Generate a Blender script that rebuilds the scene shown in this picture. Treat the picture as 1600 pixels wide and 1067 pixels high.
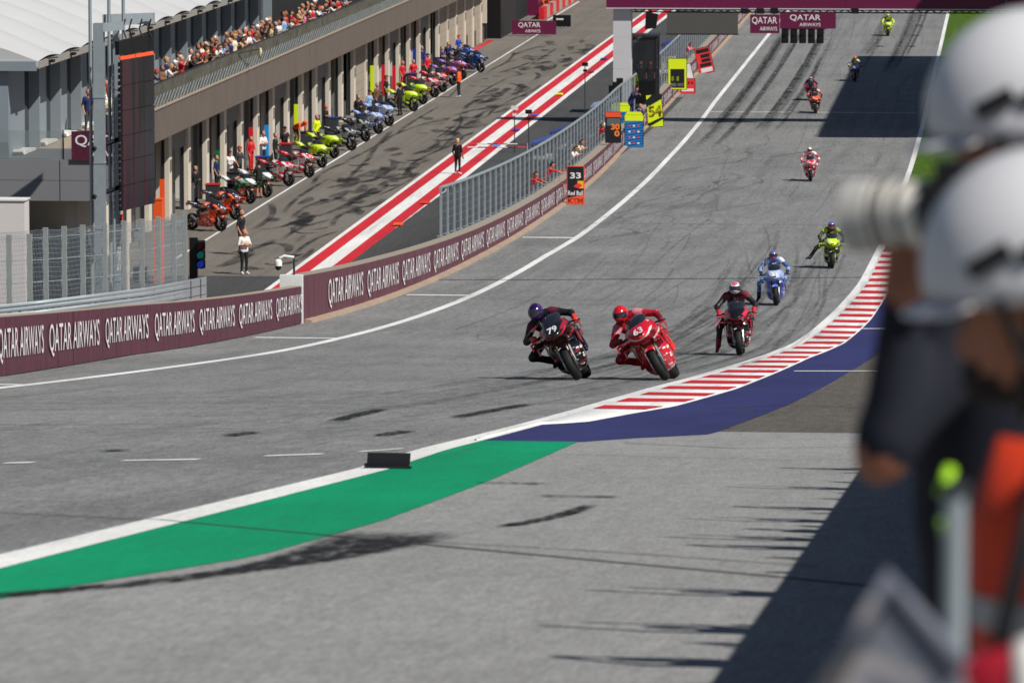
import bpy, math, random
import numpy as np
from mathutils import Vector, Matrix, Euler
random.seed(7); rng = np.random.default_rng(7)
for o in list(bpy.data.objects): bpy.data.objects.remove(o)
sc = bpy.context.scene
col = sc.collection
rad = math.radians
# ------------------------------------------------------------------ camera
HC = 22.0                                   # camera height above the pit lane plane (z = 0)
LENS, SENS = 200.0, 36.0
YAW, PITCH = rad(5.1012), rad(6.0876)
cd = bpy.data.cameras.new('camera'); cam = bpy.data.objects.new('camera', cd); col.objects.link(cam)
cd.lens = LENS; cd.sensor_width = SENS; cd.clip_start = 0.5; cd.clip_end = 4000
cam.location = (0, 0, HC); cam.rotation_euler = (math.pi/2-PITCH, 0, YAW)
cd.dof.use_dof = True; cd.dof.focus_distance = 104.0; cd.dof.aperture_fstop = 7.6
sc.camera = cam
# ------------------------------------------------------------------ sky, sun, exposure
SUN_EL, SUN_AZ = rad(47), rad(33)           # sun stands to the right (+X) and a little behind the camera (-Y)
SD = Vector((math.cos(SUN_EL)*math.cos(SUN_AZ), -math.cos(SUN_EL)*math.sin(SUN_AZ), math.sin(SUN_EL)))
w = bpy.data.worlds.new('World'); sc.world = w; w.use_nodes = True
nt = w.node_tree; nt.nodes.clear()
sky = nt.nodes.new('ShaderNodeTexSky'); sky.sky_type = 'NISHITA'; sky.sun_disc = False
sky.sun_elevation = SUN_EL; sky.sun_rotation = math.atan2(SD.x, SD.y); sky.altitude = 700
bg = nt.nodes.new('ShaderNodeBackground'); bg.inputs['Strength'].default_value = 0.05
wo = nt.nodes.new('ShaderNodeOutputWorld')
nt.links.new(sky.outputs[0], bg.inputs['Color']); nt.links.new(bg.outputs[0], wo.inputs['Surface'])
sl = bpy.data.lights.new('sun', 'SUN'); sl.energy = 5.0; sl.angle = rad(0.53); sl.color = (1.0, 0.955, 0.88)
so = bpy.data.objects.new('sun', sl); col.objects.link(so); so.rotation_euler = SD.to_track_quat('Z', 'Y').to_euler()
so.location = (40, -20, 80)
vs = sc.view_settings; vs.view_transform = 'Standard'; vs.look = 'None'; vs.exposure = 0.0; vs.gamma = 1.0
vs.use_curve_mapping = False
sc.render.engine = 'CYCLES'; sc.cycles.use_denoising = True
sc.cycles.max_bounces = 6; sc.cycles.transparent_max_bounces = 24
# ------------------------------------------------------------------ terrain and camera maths
F = LENS/SENS*1600
ca, sa, cp, sp = math.cos(YAW), math.sin(YAW), math.cos(PITCH), math.sin(PITCH)
FW = (-sa*cp, ca*cp, -sp); RT = (ca, sa, 0.0); UP = (-sa*sp, ca*sp, cp)
KN = [(-80,.10),(60,.10),(99,.092),(120,.088),(164,.063),(193,.049),(265,.029),(340,0)]
ZK = {340: 0.0}
for i in range(len(KN)-2, -1, -1):
    (y0, s0), (y1, s1) = KN[i], KN[i+1]
    ZK[y0] = ZK[y1]+(s0+s1)/2*(y1-y0)
def zt(Y):
    """height of the climbing track above the pit lane"""
    if Y >= 340: return 0.0
    Y = max(Y, -80)
    for i in range(len(KN)-1):
        (y0, s0), (y1, s1) = KN[i], KN[i+1]
        if y0 <= Y <= y1:
            t = Y-y0; return ZK[y0]-(s0*t+(s1-s0)/(y1-y0)*t*t/2)
def ray(x, y):
    u = (x-800)/F; v = (533.5-y)/F
    return [FW[i]+u*RT[i]+v*UP[i] for i in range(3)]
def G(x, y, lift=0.0):
    """point of the photograph -> point on the track surface"""
    d = ray(x, y); t = 2.0
    while t < 900 and HC+d[2]*t >= zt(d[1]*t): t += .5
    lo, hi = t-.5, t
    for _ in range(24):
        m = (lo+hi)/2
        if HC+d[2]*m < zt(d[1]*m): hi = m
        else: lo = m
    return (d[0]*hi, d[1]*hi, HC+d[2]*hi+lift)
def P(x, y, z=0.0):
    d = ray(x, y); t = (z-HC)/d[2]; return (d[0]*t, d[1]*t, z)
def atX(x, y, X):
    d = ray(x, y); t = X/d[0]; return (X, d[1]*t, HC+d[2]*t)
def atY(x, y, Y):
    d = ray(x, y); t = Y/d[1]; return (d[0]*t, Y, HC+d[2]*t)
def pr(X, Y, Z):
    q = (X, Y, Z-HC); f = sum(q[i]*FW[i] for i in range(3))
    return (800+F*sum(q[i]*RT[i] for i in range(3))/f, 533.5-F*sum(q[i]*UP[i] for i in range(3))/f, F/f)
def lerp_poly(poly, Y):
    if Y <= poly[0][0]: return poly[0][1]
    for (a, b), (c, d) in zip(poly, poly[1:]):
        if Y <= c: return b+(d-b)*(Y-a)/(c-a)
    return poly[-1][1]
def smooth(t): t = min(1, max(0, t)); return t*t*(3-2*t)
# ------------------------------------------------------------------ materials
def lin(c):
    return tuple((v/255/12.92 if v/255 <= .04045 else ((v/255+.055)/1.055)**2.4) for v in c)
MATS = {}
def M(name, rgb, rough=.6, metal=0.0, var=.12, scale=8.0, spec=.4, coat=0.0, bump=0.0, srgb=True, emit=0.0):
    if name in MATS: return MATS[name]
    m = bpy.data.materials.new(name); m.use_nodes = True; MATS[name] = m
    n = m.node_tree.nodes; L = m.node_tree.links; b = n['Principled BSDF']
    c = lin(rgb) if srgb else rgb
    b.inputs['Roughness'].default_value = rough; b.inputs['Metallic'].default_value = metal
    b.inputs['Specular IOR Level'].default_value = spec
    b.inputs['Coat Weight'].default_value = coat; b.inputs['Coat Roughness'].default_value = .08
    tc = n.new('ShaderNodeTexCoord'); no = n.new('ShaderNodeTexNoise')
    no.inputs['Scale'].default_value = scale; no.inputs['Detail'].default_value = 4
    L.new(tc.outputs['Object'], no.inputs['Vector'])
    mx = n.new('ShaderNodeMix'); mx.data_type = 'RGBA'
    mx.inputs[6].default_value = tuple(v*(1-var) for v in c)+(1,); mx.inputs[7].default_value = tuple(min(1, v*(1+var)) for v in c)+(1,)
    L.new(no.outputs['Fac'], mx.inputs[0]); L.new(mx.outputs[2], b.inputs['Base Color'])
    if bump:
        bp = n.new('ShaderNodeBump'); bp.inputs['Strength'].default_value = bump; bp.inputs['Distance'].default_value = .02
        L.new(no.outputs['Fac'], bp.inputs['Height']); L.new(bp.outputs[0], b.inputs['Normal'])
    if emit:
        b.inputs['Emission Color'].default_value = c+(1,); b.inputs['Emission Strength'].default_value = emit
    return m
class Nd:
    """tiny node-graph writer"""
    def __init__(s, name, rough=.8, spec=.3):
        s.m = bpy.data.materials.new(name); s.m.use_nodes = True; MATS[name] = s.m
        s.n = s.m.node_tree.nodes; s.L = s.m.node_tree.links; s.b = s.n['Principled BSDF']
        s.b.inputs['Roughness'].default_value = rough; s.b.inputs['Specular IOR Level'].default_value = spec
        s.tc = s.n.new('ShaderNodeTexCoord')
    def vec(s, scale=(1,1,1), src='Object', rot=(0,0,0)):
        mp = s.n.new('ShaderNodeMapping'); mp.inputs['Scale'].default_value = scale; mp.inputs['Rotation'].default_value = rot
        s.L.new(s.tc.outputs[src], mp.inputs[0]); return mp.outputs[0]
    def noise(s, v, scale=1, detail=4, rough=.55, dist=0.0):
        t = s.n.new('ShaderNodeTexNoise'); t.inputs['Scale'].default_value = scale; t.inputs['Detail'].default_value = detail
        t.inputs['Roughness'].default_value = rough; t.inputs['Distortion'].default_value = dist
        s.L.new(v, t.inputs['Vector']); return t.outputs['Fac']
    def ramp(s, f, a, b):
        r = s.n.new('ShaderNodeMapRange'); r.inputs[1].default_value = a; r.inputs[2].default_value = b
        s.L.new(f, r.inputs[0]); return r.outputs[0]
    def mix(s, f, A, B, mode='MIX'):
        x = s.n.new('ShaderNodeMix'); x.data_type = 'RGBA'; x.blend_type = mode
        for i, q in ((0, f), (6, A), (7, B)):
            if isinstance(q, (int, float)): x.inputs[i].default_value = q
            elif isinstance(q, tuple): x.inputs[i].default_value = q if len(q) == 4 else q+(1,)
            else: s.L.new(q, x.inputs[i])
        return x.outputs[2]
    def math(s, op, a, b=0.0):
        x = s.n.new('ShaderNodeMath'); x.operation = op
        for i, q in ((0, a), (1, b)):
            if isinstance(q, (int, float)): x.inputs[i].default_value = q
            else: s.L.new(q, x.inputs[i])
        return x.outputs[0]
    def color(s, c): s.L.new(c, s.b.inputs['Base Color']); return s
    def bump(s, h, st=.3, d=.01):
        b = s.n.new('ShaderNodeBump'); b.inputs['Strength'].default_value = st; b.inputs['Distance'].default_value = d
        s.L.new(h, b.inputs['Height']); s.L.new(b.outputs[0], s.b.inputs['Normal']); return s
def asphalt(name, c0, c1, grain=.35, streak=.25, warm=None, cracks=True):
    g = Nd(name, .85, .25); v = g.vec()
    big = g.noise(v, .12, 5, .6); col1 = g.mix(g.ramp(big, .3, .7), c0, c1)
    st = g.noise(g.vec((1.6, .035, 1)), 1.0, 5, .65); col1 = g.mix(g.ramp(st, .48, .8), col1, tuple(x*(1-streak) for x in c0))
    mid = g.noise(v, 1.7, 6, .7); col1 = g.mix(g.math('MULTIPLY', g.ramp(mid, .35, .7), .22), col1, tuple(x*.6 for x in c0))
    fine = g.noise(g.vec((1,.05,1)), 38, 2, .8); mot = g.noise(g.vec((1,.06,1)), 9, 2, .6)
    col1 = g.mix(1.0, col1, g.mix(g.ramp(mot, .3, .7), (1-grain*.42,)*3, (1+grain*.42,)*3), 'MULTIPLY')
    col1 = g.mix(1.0, col1, g.mix(g.ramp(fine, .32, .68), (1-grain,)*3, (1+grain,)*3), 'MULTIPLY')
    g.color(col1).bump(fine, .35, .008)
    return g.m
asph_track = asphalt('track_asphalt', (.172,.175,.176), (.248,.25,.249))
asph_run = asphalt('runoff_asphalt', (.255,.257,.256), (.29,.292,.29), .2, .08)
asph_dark = asphalt('dark_tarmac', (.095,.086,.074), (.12,.108,.094), .35, .2)
asph_pit = asphalt('pit_lane_concrete', (.155,.14,.122), (.20,.182,.16), .15, .25)
asph_pitdark = asphalt('pit_exit_asphalt', (.062,.063,.066), (.08,.08,.082), .25, .2)
def painted(name, rgb, wear=.25, rough=.6):
    g = Nd(name, rough, .12); v = g.vec(); c = lin(rgb)
    a = g.noise(g.vec((2.0,.25,1)), 1.3, 6, .7); f = g.noise(v, 30, 3, .8)
    x = g.mix(g.math('MULTIPLY', g.ramp(a, .5, .8), wear), c, tuple(q*.6 for q in c))
    x = g.mix(g.math('MULTIPLY', g.ramp(f, .35, .75), .18), x, tuple(q*.6 for q in c))
    bigv = g.noise(g.vec((1,.12,1)), .8, 5, .65); x = g.mix(1.0, x, g.mix(g.ramp(bigv, .3, .7), (.80,)*3, (1.12,)*3), 'MULTIPLY')
    gr = g.noise(g.vec((1,.05,1)), 34, 2, .8); x = g.mix(1.0, x, g.mix(g.ramp(gr, .32, .68), (.87,)*3, (1.10,)*3), 'MULTIPLY')
    scf = g.noise(g.vec((3.2,.10,1), rot=(0,0,.25)), 1.0, 4, .6); x = g.mix(g.math('MULTIPLY', g.ramp(scf, .56, .70), .38*min(1, wear*4)), x, (.05,.05,.055))
    g.color(x).bump(f, .2, .005); return g.m
white_paint = painted('white_paint', (232,232,230), .2)
red_paint = painted('red_kerb_paint', (206,40,52), .25)
green_paint = painted('green_paint', (0,146,100), .22)
blue_paint = painted('blue_paint', (52,54,104), .3)
pitred_paint = painted('pit_red_paint', (205,48,58), .3)
grass_m = (lambda g: g.color(g.mix(g.ramp(g.noise(g.vec((1,.2,1)), 3, 6, .7), .3, .7), (.035,.075,.008), (.085,.15,.018))).m)(Nd('grass_turf', .9, .1))
def boardm(name, c0, c1, rough):
    g = Nd(name, rough, .35); st_ = g.noise(g.vec((1,1.4,.12)), 2.2, 5, .65); sp_ = g.noise(g.vec((1,1,1)), 6, 5, .75)
    x = g.mix(g.ramp(st_, .35, .7), lin(c0), lin(c1)); x = g.mix(g.math('MULTIPLY', g.ramp(sp_, .58, .72), .35), x, lin((150,128,124)))
    g.color(x).bump(st_, .25, .02); return g.m
maroon = boardm('maroon_board', (76,26,48), (94,38,60), .45)
maroon_dusty = boardm('maroon_board_dusty', (84,42,56), (108,66,78), .6)
letter_white = M('white_lettering', (226,224,226), .5, var=.03)
steel = M('galvanised_steel', (158,168,174), .45, .35, var=.15, scale=3)
steel_dark = M('dark_steel', (60,64,68), .5, .3)
black_pl = M('black_plastic', (18,18,20), .45, var=.2)
rubber = M('tyre_rubber', (20,20,21), .72, var=.2, scale=20)
concrete = M('concrete', (158,146,130), .85, var=.14, scale=1.3, bump=.2)
concrete_b = M('brown_concrete_fascia', (106,96,88), .55, var=.22, scale=.7, bump=.15)
concrete_l = M('pale_concrete', (210,200,184), .85, var=.1, scale=1.7)
# ------------------------------------------------------------------ mesh building
class MB:
    def __init__(s): s.v = []; s.f = []; s.m = []
    def add(s, vs, fs, mi=0):
        k = len(s.v); s.v += [tuple(v) for v in vs]; s.f += [tuple(i+k for i in f) for f in fs]; s.m += [mi]*len(fs); return s
    def box(s, c, d, mi=0, rot=None, taper=1.0):
        x, y, z = d[0]/2, d[1]/2, d[2]/2
        vs = [Vector((sx*x*(taper if sz > 0 else 1), sy*y*(taper if sz > 0 else 1), sz*z)) for sz in (-1, 1) for sy in (-1, 1) for sx in (-1, 1)]
        if rot is not None: R = Euler(rot).to_matrix(); vs = [R@v for v in vs]
        return s.add([v+Vector(c) for v in vs], [(0,2,3,1),(4,5,7,6),(0,1,5,4),(2,6,7,3),(0,4,6,2),(1,3,7,5)], mi)
    def bb(s, x0, x1, y0, y1, z0, z1, mi=0): return s.box(((x0+x1)/2, (y0+y1)/2, (z0+z1)/2), (x1-x0, y1-y0, z1-z0), mi)
    def tube(s, pts, r, n=8, mi=0, cap=True):
        pts = [Vector(p) for p in pts]; rs = r if isinstance(r, (list, tuple)) else [r]*len(pts); rings = []; k0 = len(s.v)
        for i, p in enumerate(pts):
            t = (pts[min(i+1, len(pts)-1)]-pts[max(i-1, 0)]).normalized()
            a = Vector((0, 0, 1)) if abs(t.z) < .9 else Vector((1, 0, 0)); u = t.cross(a).normalized(); v = t.cross(u)
            rings.append([p+(u*math.cos(2*math.pi*j/n)+v*math.sin(2*math.pi*j/n))*rs[i] for j in range(n)])
        return s.rings(rings, mi, cap)
    def rings(s, rings, mi=0, cap=True, close=True):
        n = len(rings[0]); vs = [v for r in rings for v in r]; fs = []
        for i in range(len(rings)-1):
            for j in range(n if close else n-1):
                fs.append((i*n+j, i*n+(j+1) % n, (i+1)*n+(j+1) % n, (i+1)*n+j))
        if cap: fs += [tuple(range(n-1, -1, -1)), tuple((len(rings)-1)*n+j for j in range(n))]
        return s.add(vs, fs, mi)
    def lathe(s, prof, c, axis='y', n=24, mi=0):
        rings = []
        for k in range(n+1):
            a = 2*math.pi*k/n
            rings.append([(c[0]+r*math.cos(a), c[1]+h, c[2]+r*math.sin(a)) if axis == 'y' else (c[0]+r*math.cos(a), c[1]+r*math.sin(a), c[2]+h) for r, h in prof])
        return s.rings(rings, mi, False, close=False)
    def ball(s, c, r, n=10, mi=0, zmin=-1.0):
        r = r if isinstance(r, (tuple, list)) else (r,)*3; rings = []; m = max(6, n//2+2)
        for i in range(m+1):
            p = zmin+(1-zmin)*i/m if zmin > -1 else -math.cos(math.pi*i/m)
            q = math.sqrt(max(1e-5, 1-p*p)); rings.append([(c[0]+r[0]*q*math.cos(2*math.pi*j/n), c[1]+r[1]*q*math.sin(2*math.pi*j/n), c[2]+r[2]*p) for j in range(n)])
        return s.rings(rings, mi, True)
    def loft(s, secs, n=16, mi=0, p=2.5):
        """secs: (x, yc, zc, half width, half height)"""
        rings = []
        for x, yc, zc, hw, hh in secs:
            ring = []
            for j in range(n):
                a = 2*math.pi*j/n; c, q = math.cos(a), math.sin(a)
                ring.append((x, yc+hw*math.copysign(abs(c)**(2/p), c), zc+hh*math.copysign(abs(q)**(2/p), q)))
            rings.append(ring)
        return s.rings(rings, mi)
    def prism(s, poly, d, mi=0):
        """poly of 3D points, extruded by vector d"""
        n = len(poly); d = Vector(d); vs = [Vector(p) for p in poly]+[Vector(p)+d for p in poly]
        return s.add(vs, [tuple(range(n-1, -1, -1)), tuple(range(n, 2*n))]+[(i, (i+1) % n, n+(i+1) % n, n+i) for i in range(n)], mi)
    def mesh(s, name, mats, smooth=False):
        me = bpy.data.meshes.new(name); me.from_pydata(s.v, [], s.f)
        mats = mats if isinstance(mats, (list, tuple)) else [mats]
        for m in mats: me.materials.append(m)
        if len(mats) > 1: me.polygons.foreach_set('material_index', s.m)
        if smooth: me.polygons.foreach_set('use_smooth', [True]*len(me.polygons))
        me.update(); return me
    def build(s, name, mats, parent=None, smooth=False, auto=None):
        me = s.mesh(name, mats, smooth)
        if auto: me.set_sharp_from_angle(angle=rad(auto))
        return link(name, me, parent)
def link(name, me, parent=None):
    o = bpy.data.objects.new(name, me); col.objects.link(o)
    if parent:
        o.parent = parent
        if parent.name in INV: o.matrix_parent_inverse = INV[parent.name]
        elif parent.parent and parent.parent.name in INV: pass
    return o
INV = {}
def thing(name, loc, label, cat, group=None):
    """an Empty at a thing's base whose parts are given in world coordinates"""
    o = empty(name, loc, 0.0, label, cat, group); INV[o.name] = Matrix.Translation(-Vector(loc)); return o
def tag(o, label=None, cat=None, group=None, kind=None):
    if label: o['label'] = label
    if cat: o['category'] = cat
    if group: o['group'] = group
    if kind: o['kind'] = kind
    return o
def empty(name, loc=(0,0,0), rz=0.0, label=None, cat=None, group=None):
    o = bpy.data.objects.new(name, None); col.objects.link(o); o.location = loc; o.rotation_euler = (0, 0, rz); o.empty_display_size = .2
    return tag(o, label, cat, group)
def copy_tree(o, parent=None):
    c = o.copy(); col.objects.link(c)
    if parent: c.parent = parent
    for ch in o.children: copy_tree(ch, c)
    return c
def recolour(root, mp):
    """give a copied thing its own materials (object-linked slots)"""
    for ob in [root]+[d for d in root.children_recursive]:
        if ob.type != 'MESH': continue
        for sl_ in ob.material_slots:
            nm = sl_.material.name if sl_.material else ''
            if nm in mp: sl_.link = 'OBJECT'; sl_.material = mp[nm]
# flat text as mesh, normalised to a unit box; cached
TXT = {}
def text_geo(s, bold=0.0):
    if (s, bold) in TXT: return TXT[(s, bold)]
    c = bpy.data.curves.new('t', 'FONT'); c.body = s; c.offset = bold; c.resolution_u = 3
    o = bpy.data.objects.new('t', c); col.objects.link(o)
    dg = bpy.context.evaluated_depsgraph_get(); me = o.evaluated_get(dg).to_mesh()
    v = np.array([q.co[:] for q in me.vertices]); f = [tuple(p.vertices) for p in me.polygons]
    o.evaluated_get(dg).to_mesh_clear(); bpy.data.objects.remove(o); bpy.data.curves.remove(c)
    lo, hi = v.min(0), v.max(0); uv = (v[:, :2]-lo[:2])/(hi[:2]-lo[:2])
    TXT[(s, bold)] = (uv, f); return uv, f
def text_on(s, fn, name, mat, parent, bold=.012):
    """fn(u,v) -> point; the string's box is the unit square"""
    uv, f = text_geo(s, bold); mb = MB(); mb.add([fn(a, b) for a, b in uv], f)
    return mb.build(name, mat, parent)
def text_plane(s, o, du, dv, name, mat, parent, bold=.012):
    o, du, dv = Vector(o), Vector(du), Vector(dv)
    return text_on(s, lambda a, b: o+du*a+dv*b, name, mat, parent, bold)
# ================================================================== the ground
def gz(X, Y):
    k = smooth((-20.6-X)/6.6) if Y < 345 else 1.0
    return zt(Y)*(1-k)
def grid_sheet(name, xs, ys, fz, mat):
    mb = MB(); nx = len(xs)
    mb.add([(x, y, fz(x, y)) for y in ys for x in xs], [(j*nx+i, j*nx+i+1, (j+1)*nx+i+1, (j+1)*nx+i) for j in range(len(ys)-1) for i in range(nx-1)])
    return tag(mb.build(name, mat, smooth=True), kind='structure')
YS = [-80+4*i for i in range(106)]+[350, 400, 500, 700, 1000, 1500, 2500]
grid_sheet('ground', [-900,-300,-120,-70,-50,-40]+[-36+1.0*i for i in range(18)]+[-18,-10,0,10,30,80,300,900], YS, gz, asph_pit)
def strip(name, L, R, y0, y1, lift, mat, step=2.0, parent=None, nx=1, kind='structure'):
    """sheet that follows the climb between two edge lines X(Y)"""
    n = max(1, int((y1-y0)/step)); mb = MB(); vs = []
    fl = L if callable(L) else (lambda Y: lerp_poly(L, Y)); fr = R if callable(R) else (lambda Y: lerp_poly(R, Y))
    for j in range(n+1):
        Y = y0+(y1-y0)*j/n; a, b = fl(Y), fr(Y)
        vs += [(a+(b-a)*i/nx, Y, zt(Y)+lift) for i in range(nx+1)]
    m = nx+1
    mb.add(vs, [(j*m+i, j*m+i+1, (j+1)*m+i+1, (j+1)*m+i) for j in range(n) for i in range(nx)])
    o = mb.build(name, mat, parent, smooth=True)
    return tag(o, kind=kind) if not parent else o
def PX(pts): return sorted([(g[1], g[0]) for g in (G(*p) for p in pts)])
WALLX = [(20,-17.0),(60,-17.2),(96,-17.44),(116,-18.35),(146,-18.6),(170,-18.72),(188,-18.9),(215,-19.2),(245,-19.68),(302,-20.79),(366,-21.0),(450,-21.35),(700,-21.9)]
LLINE = [(20,-15.95),(88,-15.95),(118,-15.93),(135,-16.15),(170,-16.42),(202,-16.8),(217,-16.85),(288,-17.8),(341,-18.25),(421,-18.45),(700,-18.8)]
WL = [(10,-5.92),(33,-5.91),(50,-5.88),(57,-6.05)]+PX([(900,640),(944,627),(1015,607)])+PX([(1238,537.5),(1288,500),(1341,443),(1368,392)])+[(265,-5.42),(454,-5.82),(700,-6.2)]
KR = PX([(835,664),(910,662),(985,648),(1055,636),(1150,609),(1265,560),(1319,537.5),(1361,500),(1396,443),(1417,394)])
strip('track_asphalt', lambda Y: lerp_poly(WALLX, Y)-.2, lambda Y: lerp_poly(WL, Y)+.15, -40, 700, .006, asph_track, 2.0, nx=3)
strip('runoff', lambda Y: lerp_poly(WL, Y)+.1, lambda Y: 14.0, -40, 66.3, .010, asph_run, 2.0, nx=4)
strip('dark_tarmac', lambda Y: lerp_poly(WL, Y)+.1, lambda Y: 14.0, 66.3, 214, .010, asph_dark, 2.0, nx=4)
strip('grass_verge', lambda Y: lerp_poly(WL, Y)+.25, lambda Y: 5.0, 214, 700, .02, grass_m, 3.0)
strip('track_edge_line', WL, lambda Y: lerp_poly(WL, Y)+.30, 5, 700, .016, white_paint, 1.5)
strip('pit_wall_line', lambda Y: lerp_poly(LLINE, Y)-.13, lambda Y: lerp_poly(LLINE, Y)+.13, 10, 700, .012, white_paint, 2.0)
BLUE_R = PX([(1420,510),(1330,580),(1240,630),(1110,680)])
def blue_l(Y): return lerp_poly([(60.6,-5.85),(63,-5.75)]+KR, Y)-.15
strip('blue_runoff_band', blue_l, lambda Y: lerp_poly([(60.6,-4.72),(62.5,-4.3),(64.9,-3.5)]+BLUE_R[1:]+[(215,-2.8)], Y), 60.8, 212, .014, blue_paint, 1.0)
GR = PX([(0,937),(400,872),(600,815),(760,755),(905,691)])
strip('green_runoff_band', lambda Y: lerp_poly(WL, Y)+.2, [(10,-5.3)]+GR, 10, 60.8, .014, green_paint, 1.0)
# kerb: a low white sill with single red blocks
kz = .035
kerb = tag(empty('kerb', (-5, 64, zt(64))), kind='structure'); INV[kerb.name] = Matrix.Translation(-Vector((-5, 64, zt(64))))
def kl(Y): return lerp_poly(WL, Y)+.22
mb = MB(); vs = []; n = 150
for j in range(n+1):
    Y = 60.8+(208.5-60.8)*j/n; a, b = kl(Y), max(kl(Y)+.02, lerp_poly([(60.8,-5.8)]+KR, Y))
    vs += [(a, Y, zt(Y)+.017), (a+.04*(b-a), Y, zt(Y)+kz), (b-.03, Y, zt(Y)+kz), (b, Y, zt(Y)+.012)]
mb.add(vs, [(j*4+i, j*4+i+1, j*4+i+5, j*4+i+4) for j in range(n) for i in range(3)])
mb.build('kerb_sill', white_paint, kerb, True)
Y = 77.2; k = 0
while Y < 207:
    t = 2.15+random.uniform(-.12, .12); mb = MB(); vs = []; sk = random.uniform(-.3, .3)
    for i in range(4):
        for j in range(2):
            yy = Y+t*j+sk*i/3+random.uniform(-.09, .09)+(.0 if i else random.uniform(-.2, .2)); a, b = kl(yy)+.08, lerp_poly(KR, yy)-.02
            vs.append((a+(b-a)*i/3, yy, zt(yy)+kz+.006))
    mb.add(vs, [(2*i, 2*i+2, 2*i+3, 2*i+1) for i in range(3)])
    mb.build('red_block', red_paint, kerb); Y += 4.62; k += 1
# cross lines between the wall and the pit wall line, and across the blue band
def gpoly(name, pts, lift, mat, parent=None, sub=8):
    """quad strip between two pixel polylines given as world points"""
    A, B = pts; mb = MB(); vs = []
    for i in range(sub+1):
        t = i/sub
        for L_ in (A, B):
            x = L_[0][0]+(L_[1][0]-L_[0][0])*t; y = L_[0][1]+(L_[1][1]-L_[0][1])*t
            vs.append((x, y, zt(y)+lift))
    mb.add(vs, [(2*i, 2*i+1, 2*i+3, 2*i+2) for i in range(sub)])
    return mb.build(name, mat, parent)
for i, Y in enumerate((90.5, 134.6, 170.6, 216.6)):
    o = gpoly('cross_line', (((lerp_poly(WALLX, Y)+.3, Y-.35), (lerp_poly(LLINE, Y), Y-.35)), ((lerp_poly(WALLX, Y)+.3, Y+.35), (lerp_poly(LLINE, Y), Y+.35))), .012, white_paint); tag(o, kind='structure')
for (x0, x1, y_) in ((1240,1440,581.5),(1345,1460,515),(1395,1480,447)):
    a, b = G(x0, y_), G(x1, y_); o = gpoly('blue_band_line', ((a, b), ((a[0], a[1]+.5), (b[0], b[1]+.5))), .02, white_paint); tag(o, kind='structure')
for (x0, y0, x1, y1) in ((0,726,46,725),(186,722,306,720),(410,714.5,500,711.5),(556,708,626,703)):
    a, b = G(x0, y0), G(x1, y1); o = gpoly('dash_line', ((a, b), ((a[0], a[1]+.45), (b[0], b[1]+.45))), .012, white_paint); tag(o, kind='structure')
# grid line far up the straight
for Y, xa, xb in ((332.5,-18,-6.0),(455,-18.4,-6)):
    o = gpoly('grid_line', (((xa, Y), (xb, Y)), ((xa, Y+.3), (xb, Y+.3))), .012, white_paint); tag(o, kind='structure')
slot = M('grid_slot_cover', (48,48,50), .7)
for i in range(4):
    for (x, y) in (((1269.5,85),(1259,104),(1246,124),(1231.5,145))[i], ((1441,25.5),(1436,40),(1430.5,56),(1424.5,73))[i]):
        g = G(x, y); mb = MB(); mb.box((g[0], g[1], g[2]+.012), (.55, 1.1, .012)); tag(mb.build('grid_slot_cover', slot), kind='structure')
for (x, y) in ((1375,73),(1419,91)):
    g = G(x, y); mb = MB(); mb.box((g[0], g[1], g[2]+.012), (.55, 1.1, .012)); tag(mb.build('grid_slot_cover', slot), kind='structure')
# ------------------------------------------------------------------ pit lane paint
PL = -29.85; PRr = -27.45
def flat(name, x0, x1, y0, y1, z, mat):
    mb = MB(); n = max(1, int((y1-y0)/6)); 
    mb.add([(x, y0+(y1-y0)*j/n, z) for j in range(n+1) for x in (x0, x1)], [(2*j, 2*j+1, 2*j+3, 2*j+2) for j in range(n)])
    return tag(mb.build(name, mat), kind='structure')
flat('pit_exit_asphalt', -27.5, -21.7, 346, 700, .006, asph_pitdark)
def bankstrip(name, x0, x1, y0, y1, lift, mat):
    xs = [x0+(x1-x0)*i/6 for i in range(7)]; ys = [y0+(y1-y0)*i/60 for i in range(61)]
    return grid_sheet(name, xs, ys, lambda x, y: gz(x, y)+lift, mat)
bankstrip('pit_exit_asphalt', -28.0, -20.4, 180, 346, .03, asph_pitdark)
W_ = (PRr-PL)
for nm, a, b, m_ in (('pit_lane_white_edge',0,.09,white_paint),('pit_lane_red_band',.09,.34,pitred_paint),('pit_lane_white_band',.34,.62,white_paint),('pit_lane_red_band',.62,.87,pitred_paint),('pit_lane_white_edge',.87,1.0,white_paint)):
    mbx = MB(); ys = [200+4*i for i in range(126)]
    xs = (PL+W_*a, PL+W_*b)
    mbx.add([(x, y, gz(x, y)+.034) for y in ys for x in xs], [(2*j, 2*j+1, 2*j+3, 2*j+2) for j in range(len(ys)-1)])
    tag(mbx.build(nm, m_), kind='structure')
flat('garage_apron_line', -35.46, -35.34, 236, 418, .012, white_paint)
flat('pit_entry_line', -36.45, -36.3, 418, 470, .012, white_paint)
flat('red_apron_edge', -38.3, -37.9, 385, 410, .012, pitred_paint)
bankstrip('pit_exit_apron', -36.0, -29.0, 205, 229.5, .008, asph_pitdark)
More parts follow.
